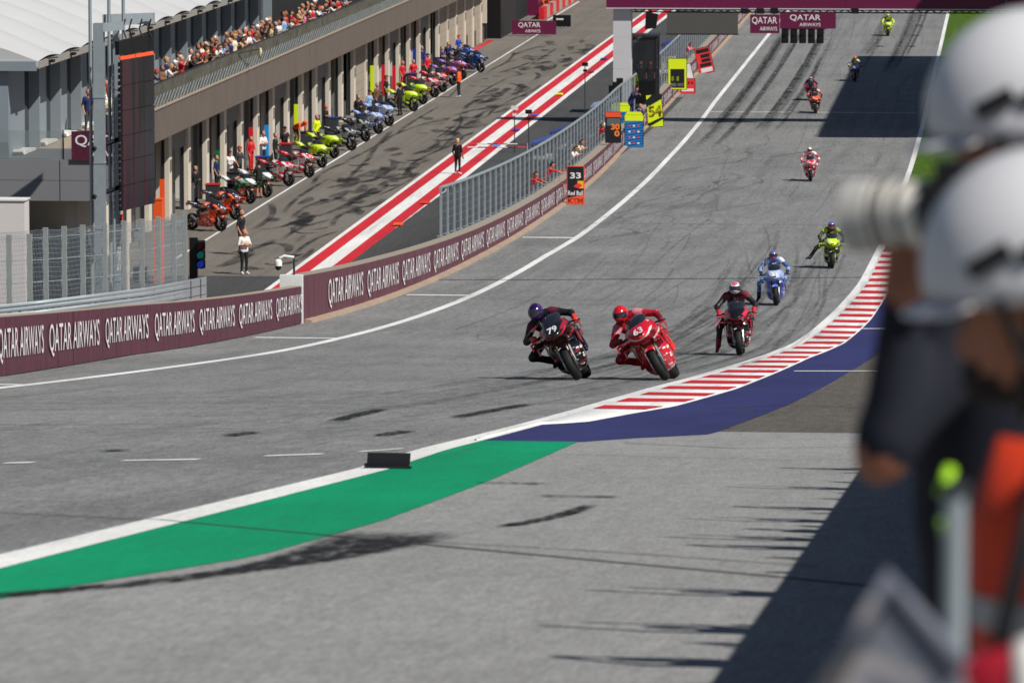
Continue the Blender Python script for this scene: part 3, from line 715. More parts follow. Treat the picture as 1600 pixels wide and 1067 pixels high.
mb = MB(); mb.tube([(x0+.6,YG-.3,z1),(x0+.6,YG-.3,zr)], .03, 5); mb.tube([(x1-.6,YG-.3,z1),(x1-.6,YG-.3,zr)], .03, 5); mb.build('hanger', black_pl, t)
for (p, lab) in (((1172,23.5,1218,52.5), 'square maroon airline board hanging left of the start lights'), ((1218.5,20.5,1306,45), 'wide maroon airline board above the start lights')):
    x0, x1, z0, z1 = rect_at(*p, YG-.45); t = thing('hanging_board', (x0, YG-.45, z0), lab, 'sign')
    mb = MB(); mb.bb(x0, x1, YG-.45, YG-.38, z0, z1); mb.build('board', M('maroon_gantry', (104,26,66)), t)
    sign_text(t, x0+(x1-x0)*(.0 if p[0] < 1200 else .14), x1-(x1-x0)*(0 if p[0] < 1200 else .22), z0, z1, YG-.46)
    mb = MB(); mb.tube([(x0+.3,YG-.4,z1),(x0+.3,YG-.35,zr)], .03, 5); mb.tube([(x1-.3,YG-.4,z1),(x1-.3,YG-.35,zr)], .03, 5); mb.build('hanger', black_pl, t)
x0, x1, z0, z1 = rect_at(1221, 45.5, 1290, 68, YG-.42)
t = thing('start_lights', (x0, YG-.42, z0), 'row of five black start light units hanging from the gantry', 'traffic lights')
for k in range(5):
    w_ = (x1-x0)/5; mb = MB(); mb.bb(x0+w_*k, x0+w_*(k+.78), YG-.42, YG-.22, z0, z1)
    for r in range(2): mb.tube([(x0+w_*(k+.39), YG-.42, z0+(z1-z0)*(.27+.46*r)), (x0+w_*(k+.39), YG-.56, z0+(z1-z0)*(.27+.46*r))], .13, 12)
    u = mb.build('light_unit', black_pl, t)
mb = MB(); mb.bb(x0, x1, YG-.24, YG-.2, z1-.06, z1+.06); mb.build('bracket', steel, t)
x0, x1, z0, z1 = rect_at(1005, 20, 1028, 46, YG-.3)
t = thing('gantry_loudspeaker', (x0, YG-.3, z0), 'black loudspeaker hanging at the left end of the gantry truss', 'loudspeaker')
mb = MB(); mb.prism([(x0+.1,YG-.35,z0),(x1-.12,YG-.35,z0+.05),(x1,YG-.35,z1-.1),(x0+.15,YG-.35,z1)], (0,.5,0)); mb.build('cabinet', black_pl, t)
mb = MB(); mb.tube([((x0+x1)/2,YG-.2,z1-.1),((x0+x1)/2,YG-.2,zr)], .04, 5); mb.build('hanger', black_pl, t)
# starter's cabin on the wall
t = thing('starter_cabin', (-21.6, 331, 1), 'dark glazed starter cabin standing behind the pit wall fence', 'cabin')
x0, x1, z0, z1 = rect_at(985, 57, 1027, 152, 330)
for (a, b) in ((x0, 329.2), (x1, 329.2), (x0, 331.4), (x1, 331.4)):
    mb = MB(); mb.bb(a-.05, a+.05, b-.05, b+.05, .0, z1); mb.build('post', frame_m, t)
mb = MB(); mb.bb(x0-.1, x1+.1, 329.1, 331.5, z1, z1+.1); mb.build('roof', frame_m, t)
mb = MB(); mb.bb(x0, x1, 331.36, 331.44, .5, z0+1.6); mb.bb(x0, x1, 329.16, 329.24, .3, z0+1.0); mb.build('lower_panel', black_pl, t)
dgl = Nd('cabin_glass', .1, .5); dgl.b.inputs['Base Color'].default_value = (.03,.035,.04,1); dgl.b.inputs['Alpha'].default_value = .55
mb = MB(); mb.bb(x0+.05, x1-.05, 329.19, 329.21, z0+1.0, z1-.02); mb.build('glazing', dgl.m, t)
mb = MB(); mb.bb(x0, x1, 331.3, 331.35, z0+1.6, z1-.02); mb.build('back_glazing', dgl.m, t)
# ================================================================== grandstand on the right (out of frame; throws the long shadow)
gs = thing('grandstand', (6, 300, 0), 'roofed grandstand beside the straight that throws the long shadow', 'grandstand')
hr = 20.0; sx, sy = hr/math.tan(SUN_EL)*math.cos(SUN_AZ), hr/math.tan(SUN_EL)*math.sin(SUN_AZ)
rx = -10.75+sx; ry0, ry1 = 309.5-sy, 391.5-sy
mb = MB(); mb.add([(rx,ry0,hr),(rx,ry1,hr),(rx+26,ry1,hr+2.5),(rx+26,ry0,hr+2.5),(rx,ry0,hr+.5),(rx,ry1,hr+.5),(rx+26,ry1,hr+3),(rx+26,ry0,hr+3)],[(3,2,1,0),(4,5,6,7),(0,1,5,4),(1,2,6,5),(2,3,7,6),(3,0,4,7)]); mb.build('roof', steel_dark, gs)
for k in range(14): mb = MB(); mb.bb(8+1.2*k, 9.2+1.2*k, ry0, ry1, 0, 1.5+.75*k); mb.build('seating_step', concrete, gs)
for k in range(6):
    y = ry0+2+k*(ry1-ry0-4)/5; mb = MB(); mb.tube([(rx+24,y,0),(rx+24,y,hr+2.2)], .35, 8); mb.build('roof_column', steel, gs)
# ================================================================== people: one continuous skin grown round a posed skeleton
def nets(prims, h, k=.025):
    """surface nets of a smooth union of tapered capsules; prims: (a, b, ra, rb, slot)"""
    A = np.array([p[0] for p in prims], float); B = np.array([p[1] for p in prims], float)
    ra = np.array([p[2] for p in prims]); rb = np.array([p[3] for p in prims]); slot = np.array([p[4] for p in prims])
    mx = np.maximum(ra, rb)[:, None]
    lo = np.minimum(A-mx, B-mx).min(0)-2.5*h; hi = np.maximum(A+mx, B+mx).max(0)+2.5*h
    n = np.ceil((hi-lo)/h).astype(int)+1
    ax = [lo[i]+h*np.arange(n[i]) for i in range(3)]
    D = np.full(n, 9.0)
    def dist(pts, i):
        ab = B[i]-A[i]; L2 = max(1e-9, ab@ab); t = np.clip(((pts-A[i])@ab)/L2, 0, 1)
        return np.linalg.norm(pts-(A[i]+t[..., None]*ab), axis=-1)-(ra[i]+(rb[i]-ra[i])*t)
    for i in range(len(prims)):
        m_ = max(ra[i], rb[i])+.10; l = np.minimum(A[i], B[i])-m_; u = np.maximum(A[i], B[i])+m_
        s = [slice(max(0, int((l[j]-lo[j])/h)), min(n[j], int((u[j]-lo[j])/h)+2)) for j in range(3)]
        g = np.stack(np.meshgrid(ax[0][s[0]], ax[1][s[1]], ax[2][s[2]], indexing='ij'), -1); d = dist(g, i)
        o = D[s[0], s[1], s[2]]; hh = np.clip(.5+.5*(o-d)/k, 0, 1); D[s[0], s[1], s[2]] = o*(1-hh)+d*hh-k*hh*(1-hh)
    I = D < 0
    c = np.zeros(n-1, int)
    offs = [(i, j, l) for i in (0, 1) for j in (0, 1) for l in (0, 1)]
    for o in offs: c += I[o[0]:n[0]-1+o[0], o[1]:n[1]-1+o[1], o[2]:n[2]-1+o[2]]
    act = (c > 0) & (c < 8); idx = np.full(n-1, -1); cells = np.argwhere(act); idx[act] = np.arange(len(cells))
    acc = np.zeros((len(cells), 3)); cnt = np.zeros(len(cells))
    for a in offs:
        for b in offs:
            if sum(b)-sum(a) == 1 and all(b[q] >= a[q] for q in range(3)):
                va = D[tuple((cells+a).T)]; vb = D[tuple((cells+b).T)]; m_ = (va < 0) != (vb < 0)
                t = np.where(m_, va/(np.where(m_, va-vb, 1)), 0)[:, None]
                acc += np.where(m_[:, None], np.array(a)+t*(np.array(b)-np.array(a)), 0); cnt += m_
    V = lo+h*(cells+acc/cnt[:, None])
    Fs = []
    for d in range(3):
        e = [0, 0, 0]; e[d] = 1; u, v = (d+1) % 3, (d+2) % 3
        s0 = I[:n[0]-e[0], :n[1]-e[1], :n[2]-e[2]]; s1 = I[e[0]:, e[1]:, e[2]:]
        for q in np.argwhere(s0 != s1):
            if q[u] < 1 or q[v] < 1: continue
            du = np.eye(3, dtype=int)[u]; dv = np.eye(3, dtype=int)[v]
            try: f = [idx[tuple(q-du-dv)], idx[tuple(q-dv)], idx[tuple(q)], idx[tuple(q-du)]]
            except IndexError: continue
            if min(f) < 0: continue
            Fs.append(tuple(f) if s0[tuple(q)] else tuple(f[::-1]))
    best = np.full(len(V), 9.0); who = np.zeros(len(V), int)
    for i in range(len(prims)):
        d = dist(V, i); b = d < best-.0005; best[b] = d[b]; who[b] = slot[i]
    return V, Fs, who
def body_mesh(name, prims, mats, h=.025, k=.025):
    V, Fs, who = nets(prims, h, k)
    me = bpy.data.meshes.new(name); me.from_pydata(V.tolist(), [], Fs)
    for m in mats: me.materials.append(m)
    me.polygons.foreach_set('material_index', [int(np.bincount(who[list(f)]).argmax()) for f in Fs])
    me.polygons.foreach_set('use_smooth', [True]*len(Fs)); me.update(); return me
SKIN = M('skin', (178,122,96), .55, var=.08, scale=12); SLOTS = [SKIN, M('top', (60,60,66), .85), M('trousers', (40,42,52), .85), M('shoes', (30,30,32), .6), M('hair', (52,38,28), .8)]
def pose(**kw):
    J = dict(pelvis=(0,0,.96), waist=(0,0,1.12), chest=(.02,0,1.33), neck=(.0,0,1.49), head=(.03,0,1.65),
             hipL=(0,.09,.93), hipR=(0,-.09,.93), kneL=(.02,.10,.50), kneR=(.02,-.10,.50), ankL=(-.02,.11,.09), ankR=(-.02,-.11,.09), toeL=(.14,.13,.045), toeR=(.14,-.13,.045),
             shL=(0,.18,1.43), shR=(0,-.18,1.43), elL=(-.03,.25,1.13), elR=(-.03,-.25,1.13), wrL=(.09,.24,.90), wrR=(.09,-.24,.90), haL=(.14,.23,.82), haR=(.14,-.23,.82))
    J.update(kw); return J
def V3(a): return np.array(a, float)
def person_prims(J, sleeves='short', legs='long', fat=1.0, hair=True, hat=None, fingers=False):
    J = {k: V3(v) for k, v in J.items()}; p = []
    T, TR, SH, HA, SK = 1, 2, 3, 4, 0
    side = (J['shL']-J['shR']); side = side/np.linalg.norm(side); up = J['neck']-J['chest']; up = up/np.linalg.norm(up); fw = np.cross(side, up)
    for s in (-1, 1):
        p.append((J['pelvis']+side*.07*s*fat, J['waist']+side*.065*s*fat, .105*fat, .10*fat, T))
        p.append((J['waist']+side*.065*s*fat, J['chest']+side*.08*s*fat, .10*fat, .115*fat, T))
        p.append((J['chest']+side*.08*s, J['neck']-up*.07+side*.11*s, .115*fat, .07, T))
    p.append((J['neck']-up*.03, J['head']-up*.06, .055, .052, SK))
    hd = J['head']; p.append((hd+up*.035-fw*.005, hd-up*.035+fw*.02, .095, .078, SK)); p.append((hd+fw*.085-up*.01, hd+fw*.105-up*.035, .012, .018, SK))
    for s in (-1, 1): p.append((hd+side*.085*s-fw*.01, hd+side*.092*s-fw*.012-up*.03, .016, .014, SK))
    if hair: p.append((hd+up*.055-fw*.03, hd-up*.02-fw*.05, .092, .075, HA))
    if hat: p.append((hd+up*.07, hd+up*.09, .102, .085, HA)); p.append((hd+up*.065+fw*.06, hd+up*.06+fw*(.15 if hat == 'cap' else .1), .05, .03, HA))
    for s in 'LR':
        p.append((J['hip'+s], J['kne'+s], .088*fat, .062, TR if True else SK)); p.append((J['kne'+s], J['ank'+s], .06, .042, TR if legs == 'long' else SK))
        p.append((J['ank'+s], J['toe'+s], .046, .036, SH)); p.append((J['ank'+s]+V3((0,0,0)), J['ank'+s]-(J['toe'+s]-J['ank'+s])*.25, .045, .04, SH))
        p.append((J['sh'+s], J['el'+s], .058*fat, .045, T)); p.append((J['el'+s], J['wr'+s], .042, .030, T if sleeves == 'long' else SK))
        p.append((J['wr'+s], J['ha'+s], .032, .035, SK))
        d = J['ha'+s]-J['wr'+s]; l = np.linalg.norm(d)
        if l > .01:
            d = d/l; sd = np.cross(d, up); sd = sd/max(.01, np.linalg.norm(sd))
            for q in range(4): p.append((J['ha'+s]+sd*(.024-.016*q), J['ha'+s]+d*(.07-.008*abs(q-1.3))+sd*(.026-.017*q)-fw*.0, .011, .009, SK))
            p.append((J['wr'+s]+d*.03+sd*.02, J['wr'+s]+d*.07+sd*.055, .012, .010, SK))
    return p
def cloth(name, rgb, var=.1): return M('cloth_'+name, rgb, .85, var=var, scale=14)
CL = {k: cloth(k, v) for k, v in dict(black=(28,28,32), white=(226,224,220), red=(200,28,40), navy=(28,38,84), grey=(112,112,116), tan=(196,170,124), pink=(222,120,150), lightblue=(136,170,206), green=(40,96,60), orange=(238,88,34), yellow=(214,236,20), brown=(110,80,60), beige=(208,190,160), darkgrey=(58,58,62), blue=(30,66,170), cream=(230,216,190)).items()}
HAIRC = {'dark':(34,26,22), 'brown':(84,58,38), 'blond':(176,140,88), 'grey':(150,146,142), 'bald':(206,150,122), 'white':(230,228,222), 'red':(190,26,36), 'black':(20,20,22), 'straw':(206,178,132), 'green':(30,90,50), 'navy':(28,38,84), 'orange':(240,90,30)}
HM = {k: M('hair_'+k, v, .8, var=.15, scale=30) for k, v in HAIRC.items()}
SKINS = [SKIN, M('skin_light', (200,148,122), .55), M('skin_tan', (152,98,72), .55), M('skin_dark', (120,76,54), .55)]
PM = {}
def person(kind, loc, rz, label, top, trousers='darkgrey', hair='dark', shoes=None, skin=0, group=None, scale=1.0, cat='person'):
    me = PM[kind]; o = link('person', me); o.location = loc; o.rotation_euler = (0, 0, rz); o.scale = (scale,)*3
    mm = [SKINS[skin], CL[top], CL[trousers], shoes or SLOTS[3], HM[hair]]
    for s, m in zip(o.material_slots, mm): s.link = 'OBJECT'; s.material = m
    return tag(o, label, cat, group)
st = pose()
PM['stand'] = body_mesh('person_stand', person_prims(st), SLOTS)
PM['stand_long'] = body_mesh('person_stand_long', person_prims(pose(elL=(.02,.26,1.15), wrL=(.2,.12,1.12), haL=(.24,.04,1.13), kneR=(.06,-.1,.5), ankR=(.1,-.12,.09), toeR=(.26,-.14,.045)), 'long'), SLOTS)
PM['cross'] = body_mesh('person_cross', person_prims(pose(elL=(.04,.27,1.16), wrL=(.2,.05,1.2), haL=(.2,-.04,1.22), elR=(.04,-.27,1.16), wrR=(.22,-.05,1.17), haR=(.2,.05,1.15))), SLOTS)
PM['cap'] = body_mesh('person_cap', person_prims(pose(elL=(.06,.26,1.18), wrL=(.25,.16,1.24), haL=(.3,.1,1.27)), hat='cap'), SLOTS)
PM['shorts'] = body_mesh('person_shorts', person_prims(pose(elR=(.1,-.24,1.16), wrR=(.24,-.1,1.25), haR=(.28,-.04,1.28), elL=(.1,.24,1.16), wrL=(.24,.1,1.25), haL=(.28,.04,1.28)), legs='short'), SLOTS)
lean = pose(pelvis=(-.2,0,.95), waist=(-.12,0,1.08), chest=(.02,0,1.25), neck=(.12,0,1.38), head=(.2,0,1.52), shL=(.08,.19,1.33), shR=(.08,-.19,1.33), hipL=(-.2,.09,.92), hipR=(-.2,-.09,.92), kneL=(-.17,.1,.5), kneR=(-.17,-.1,.5), ankL=(-.22,.11,.09), ankR=(-.22,-.11,.09), toeL=(-.06,.13,.045), toeR=(-.06,-.13,.045),
            elL=(.22,.27,1.19), elR=(.22,-.27,1.19), wrL=(.4,.08,1.26), wrR=(.4,-.06,1.26), haL=(.44,.0,1.28), haR=(.44,.02,1.28))
PM['lean'] = body_mesh('person_lean', person_prims(lean), SLOTS)
PM['lean_long'] = body_mesh('person_lean_long', person_prims(dict(lean, wrR=(.36,-.22,1.27), haR=(.43,-.2,1.3)), 'long'), SLOTS)
PM['lean_cap'] = body_mesh('person_lean_cap', person_prims(lean, hat='cap'), SLOTS)
PM['phone'] = body_mesh('person_phone', person_prims(pose(elL=(.2,.2,1.35), wrL=(.3,.08,1.58), haL=(.32,.04,1.66), elR=(.2,-.2,1.35), wrR=(.3,-.08,1.58), haR=(.32,-.04,1.66))), SLOTS)
PM['arm_up'] = body_mesh('person_arm_up', person_prims(pose(elL=(.12,.28,1.62), wrL=(.2,.25,1.9), haL=(.22,.24,1.98), elR=(.12,-.26,1.5), wrR=(.28,-.16,1.7), haR=(.3,-.14,1.78)), 'long'), SLOTS)
PM['reach'] = body_mesh('person_reach', person_prims(dict(lean, elR=(.34,-.22,1.28), wrR=(.58,-.2,1.2), haR=(.66,-.2,1.18), elL=(.34,.22,1.28), wrL=(.58,.2,1.2), haL=(.66,.2,1.18))), SLOTS)
PM['bend'] = body_mesh('person_bend', person_prims(pose(pelvis=(-.25,0,.92), waist=(-.12,0,1.02), chest=(.12,0,1.08), neck=(.26,0,1.12), head=(.4,0,1.18), shL=(.2,.19,1.1), shR=(.2,-.19,1.1), hipL=(-.24,.09,.9), hipR=(-.24,-.09,.9), kneL=(-.1,.1,.5), kneR=(-.1,-.1,.5), ankL=(-.2,.11,.09), ankR=(-.2,-.11,.09), toeL=(-.05,.13,.045), toeR=(-.05,-.13,.045), elL=(.28,.24,.85), elR=(.28,-.24,.85), wrL=(.4,.15,.66), wrR=(.4,-.15,.66), haL=(.46,.13,.6), haR=(.46,-.13,.6)), hat='cap'), SLOTS)
# ------------------------------------------------------------------ spectators on the balcony
toward = 0.0   # facing +X, over the balustrade
crowd_cols = ['black','black','darkgrey','tan','white','brown','grey','black','lightblue','darkgrey','black','pink','white','navy','white','brown','black','navy','darkgrey','lightblue','red','red','navy','black','grey','brown','red','black','white','red','darkgrey','navy','lightblue','black','red','cream']
kinds = ['lean','stand','lean_long','cross','lean','lean_cap','cap','lean','phone','lean_long']
hairs = ['dark','brown','grey','dark','blond','brown','bald','dark','red','white','black']
ords = ['first','second','third','fourth','fifth','sixth','seventh','eighth','ninth','tenth','eleventh','twelfth']+['%dth' % i for i in range(13, 20)]+['20th','21st','22nd','23rd']+['%dth' % i for i in range(24, 31)]+['31st','32nd','33rd']+['%dth' % i for i in range(34, 41)]+['41st','42nd','43rd']+['%dth' % i for i in range(44, 51)]+['51st','52nd','53rd']+['%dth' % i for i in range(54, 61)]+['61st','62nd']
Y = atX(243, 150, -37.6)[1]; i = 0
YE = atX(548, 10, -37.6)[1]
rr = random.Random(3)
while Y < YE:
    f_ = (Y-243)/(YE-243)
    t_ = crowd_cols[(i*5+rr.randrange(3)) % len(crowd_cols)]; kd = kinds[rr.randrange(len(kinds))]; hr_ = hairs[rr.randrange(len(hairs))]
    person(kd, (-37.72+rr.uniform(-.04,.02) if 'lean' in kd else -37.66, Y, ZB1), toward+rr.uniform(-.5,.3), '%s spectator from the screen along the balcony rail, %s top' % (ords[i], t_), t_, rr.choice(['navy','darkgrey','grey','beige']), hr_, skin=rr.randrange(3), group='spectators at the balcony rail', scale=rr.uniform(.94,1.06))
    if rr.random() < .72:
        t2 = crowd_cols[(i*3+7+rr.randrange(4)) % len(crowd_cols)]
        person(rr.choice(['stand','cross','cap','phone','stand_long']), (-38.22+rr.uniform(-.1,.1), Y+rr.uniform(.3,.8), ZB1), toward+rr.uniform(-.4,.4), '%s-topped spectator in the second row, behind the %s at the rail' % (t2, ords[i]), t2, 'navy', rr.choice(hairs), skin=rr.randrange(3), group='spectators in the second row of the balcony', scale=rr.uniform(.96,1.08))
    Y += rr.uniform(1.1, 2.1) if Y > 258 else rr.uniform(1.5, 2.8); i += 1
for (px, py, t_, kd, hr_, lab) in ((138,206,'navy','stand','brown','man in a navy shirt standing on the terrace left of the steel tower'),(166,190,'tan','stand','dark','spectator in a tan top behind the steel tower'),(169,203,'white','cap','red','spectator in white with a red cap behind the steel tower'),(171,212,'cream','cross','dark','woman in cream with sunglasses between tower and screen'),(186,210,'black','stand','brown','spectator in black beside the edge of the big screen'),(184,192,'beige','stand','dark','spectator in beige peeking out beside the screen')):
    g_ = P(px, py+3, ZB1); person(kd, g_, -.9, lab, t_, 'darkgrey', hr_, scale=1.02)
# boom microphone reaching over the rail
g_ = atX(407, 85, XB+.7); t = thing('boom_microphone', g_, 'beige fluffy boom microphone held out over the balcony rail', 'microphone')
mb = MB(); mb.tube([(g_[0]-.06,g_[1],g_[2]-.2),(g_[0],g_[1],g_[2]+.12),(g_[0]-.02,g_[1],g_[2]+.3)], [.06,.09,.06], 8); mb.build('windshield', M('fluffy_beige', (206,190,160), .95), t, True)
mb = MB(); mb.tube([(g_[0],g_[1],g_[2]+.25),(g_[0]-.9,g_[1]-6.5,g_[2]+.35-.1)], .02, 5); mb.build('boom_pole', black_pl, t)
# ================================================================== motorcycles
def livery(name, base, acc, acc2=(235,235,235), amt=.5, logos=True, rough=.28, ws=.55):
    g = Nd(name, rough, .5); g.b.inputs['Coat Weight'].default_value = .6; g.b.inputs['Coat Roughness'].default_value = .1
    b, a, a2 = lin(base), lin(acc), lin(acc2)
    v = g.vec((1,1,1)); sx = g.n.new('ShaderNodeSeparateXYZ'); g.L.new(v, sx.inputs[0])
    d = g.math('ADD', g.math('MULTIPLY', sx.outputs[0], 1.1), g.math('MULTIPLY', sx.outputs[2], 1.9))
    w_ = g.n.new('ShaderNodeTexWave'); w_.inputs['Scale'].default_value = ws; w_.inputs['Distortion'].default_value = 2.2; w_.inputs['Detail'].default_value = 1
    cmb = g.n.new('ShaderNodeCombineXYZ'); g.L.new(d, cmb.inputs[0]); g.L.new(sx.outputs[2], cmb.inputs[2]); g.L.new(cmb.outputs[0], w_.inputs['Vector'])
    c = g.mix(g.ramp(w_.outputs['Fac'], 1-amt-.03, 1-amt+.03), b, a)
    if logos:
        n1 = g.noise(g.vec((1.2,1,3.4)), 5.0, 1, .4); n2 = g.noise(g.vec((9,6,3)), 3.5, 1, .5)
        m_ = g.math('MULTIPLY', g.ramp(n1, .59, .60), g.ramp(n2, .47, .5)); c = g.mix(m_, c, a2)
    g.color(c); return g.m
LB, LS, LR_ = M('livery_body', (150,20,30), .3, coat=.5), M('livery_second', (30,30,34), .35, coat=.4), M('livery_accent', (220,220,220), .35, coat=.4)
alu = M('bare_metal', (150,150,152), .3, .85); carbon = M('carbon_black', (22,22,25), .38, var=.3, scale=40); gold = M('fork_gold', (96,80,52), .35, .7)
scr = M('smoked_screen', (34,36,44), .1, spec=.7, coat=.5)
rim_m = M('wheel_rim', (38,38,42), .35, .5)
def wheel(parent, name, x, r, w_):
    t = [(r-.085, -w_*.42), (r-.055, -w_*.5), (r-.02, -w_*.43), (r-.004, -w_*.22), (r, 0), (r-.004, w_*.22), (r-.02, w_*.43), (r-.055, w_*.5), (r-.085, w_*.42)]
    mb = MB(); mb.lathe(t, (x, 0, r), 'y', 30); ty = mb.build(name, rubber, parent, True)
    mb = MB(); mb.lathe([(r-.085,-w_*.43),(r-.10,-w_*.38),(r-.115,0),(r-.10,w_*.38),(r-.085,w_*.43)], (x, 0, r), 'y', 30)
    for s in range(5):
        a = 2*math.pi*s/5; c_, s_ = math.cos(a), math.sin(a)
        mb.tube([(x+.03*c_, 0, r+.03*s_), (x+(r-.10)*c_, 0, r+(r-.10)*s_)], [.026, .016], 6)
    mb.tube([(x, -.06, r), (x, .06, r)], .038, 10); mb.build('rim', rim_m, ty, True, 40)
    for s in ((-1, 1) if name == 'front_wheel' else (-1,)):
        mb = MB(); yb = s*(w_*.5+.012)
        mb.lathe([(.105, -.003), (.165, -.003), (.165, .003), (.105, .003), (.105, -.003)], (x, yb, r), 'y', 24); mb.build('brake_disc', carbon, ty)
    return ty
UF = [(1.03,0,.82,.035,.018),(.98,0,.83,.09,.045),(.90,0,.855,.15,.085),(.78,0,.88,.205,.13),(.62,0,.895,.255,.175),(.45,0,.875,.285,.21),(.28,0,.83,.285,.215),(.12,0,.79,.26,.17)]
def make_bike():
    B = empty('motorcycle')
    wheel(B, 'front_wheel', .72, .30, .14); wheel(B, 'rear_wheel', -.72, .315, .20)
    for s in (-1, 1):
        mb = MB(); mb.tube([(.735, s*.095, .30), (.64, s*.10, .58)], [.030, .032], 8); mb.tube([(.64, s*.10, .58), (.50, s*.105, .95)], [.026, .026], 8, 1); mb.box((.74, s*.095, .32), (.09, .035, .16)); mb.build('fork_leg', [alu, gold], B, True, 40)
    mb = MB(); rg = []
    for k in range(7):
        a = rad(52+k*13); rr_ = .325; rg.append([(.72+(rr_+q)*math.cos(a), y_, .30+(rr_+q)*math.sin(a)) for (y_, q) in ((-.085,-.075),(-.075,0),(0,.018),(.075,0),(.085,-.075),(.07,-.01),(0,.008),(-.07,-.01))])
    mb.rings(rg); mb.build('front_mudguard', LS, B, True, 40)
    mb = MB(); mb.loft(UF, 20, 0, 2.3)
    fa = mb.build('upper_fairing', LB, B, True)
    mb = MB(); mb.loft([(.56,0,.60,.16,.10),(.50,0,.56,.225,.22),(.40,0,.52,.262,.29),(.28,0,.49,.27,.33),(.10,0,.45,.255,.31),(-.10,0,.40,.21,.26),(-.28,0,.33,.17,.18),(-.40,0,.28,.12,.11)], 18, 0, 3.2); mb.build('lower_fairing', LS, B, True)
    mb = MB(); mb.loft([(.50,0,.78,.10,.05),(.46,0,.70,.17,.16),(.445,0,.52,.17,.26)], 12, 0, 3); mb.build('radiator', carbon, B, True)
    mb = MB(); mb.box((1.0, 0, .845), (.06, .10, .055), rot=(0, .1, 0)); mb.build('air_intake', carbon, B)
    mb = MB(); mb.loft([(.74,0,.975,.09,.045),(.63,0,1.03,.155,.085),(.48,0,1.09,.19,.095),(.33,0,1.13,.195,.08),(.30,0,1.13,.18,.06)], 14, 0, 2.2); mb.build('windscreen', scr, B, True)
    for s in (-1, 1):
        for (z_, x_, l_, w__) in ((.86, .80, .22, .20), (.74, .66, .26, .15)):
            mb = MB(); mb.loft([(x_-l_/2, s*(.23+w__/2+.02), z_-.012, w__/2, .007), (x_, s*(.23+w__/2+.02), z_, w__/2, .012), (x_+l_/2, s*(.23+w__/2-.01), z_+.004, w__/2-.02, .006)], 8, 0, 3)
            mb.box((x_-.01, s*(.245+w__), z_-.05), (l_*.9, .012, .12)); mb.build('winglet', LR_, B)
        mb = MB(); mb.prism([(.40, s*.284, .60), (.12, s*.284, .52), (.05, s*.284, .70), (.36, s*.284, .80)], (0, s*.012, 0)); mb.build('side_panel', LR_, B)
        mb = MB(); mb.tube([(.50, s*.08, .965), (.42, s*.30, .925), (.37, s*.40, .90)], .017, 7); mb.tube([(.40, s*.33, .915), (.36, s*.43, .895)], .021, 7); mb.tube([(.47, s*.28, .93), (.49, s*.42, .90), (.44, s*.45, .89)], .008, 5); mb.build('handlebar', carbon, B, True, 50)
        mb = MB(); mb.tube([(-.30, s*.14, .42), (-.30, s*.27, .42)], .016, 6); mb.box((-.33, s*.16, .43), (.16, .02, .1)); mb.build('footpeg', alu, B)
        mb = MB(); mb.loft([(-.18, s*.10, .44, .03, .06), (-.45, s*.125, .38, .028, .055), (-.72, s*.125, .315, .022, .045), (-.78, s*.125, .315, .012, .03)], 8, 0, 3); mb.build('swingarm', carbon, B, True)
    mb = MB(); mb.loft([(.22,0,.92,.13,.08),(.12,0,.96,.165,.12),(-.02,0,.97,.17,.125),(-.16,0,.93,.14,.10),(-.26,0,.89,.10,.06)], 14, 0, 2.4); mb.build('fuel_tank', LS, B, True)
    mb = MB(); mb.loft([(-.20,0,.85,.09,.05),(-.38,0,.86,.13,.04),(-.55,0,.90,.125,.05)], 12, 0, 3); mb.build('seat', black_pl, B, True)
    mb = MB(); mb.loft([(-.48,0,.90,.13,.06),(-.62,0,.97,.125,.085),(-.78,0,1.03,.095,.06),(-.95,0,1.08,.04,.025)], 14, 0, 2.6)
    for s in (-1, 1): mb.box((-.84, s*.11, 1.0), (.22, .012, .12), rot=(0, -.3, 0))
    mb.build('tail', LB, B, True, 50)
    mb = MB(); mb.box((-.02, 0, .52), (.5, .30, .42)); mb.box((-.30, 0, .62), (.25, .2, .3)); mb.build('engine', carbon, B)
    mb = MB(); mb.tube([(.1,-.14,.22),(-.25,-.16,.24),(-.42,-.17,.42),(-.62,-.17,.56)], [.035,.04,.05,.052], 10); mb.tube([(-.40,.06,.78),(-.72,.06,.93)], [.04,.05], 10); mb.build('exhaust', alu, B, True, 50)
    return B
bike0 = make_bike()
SUITS = {}
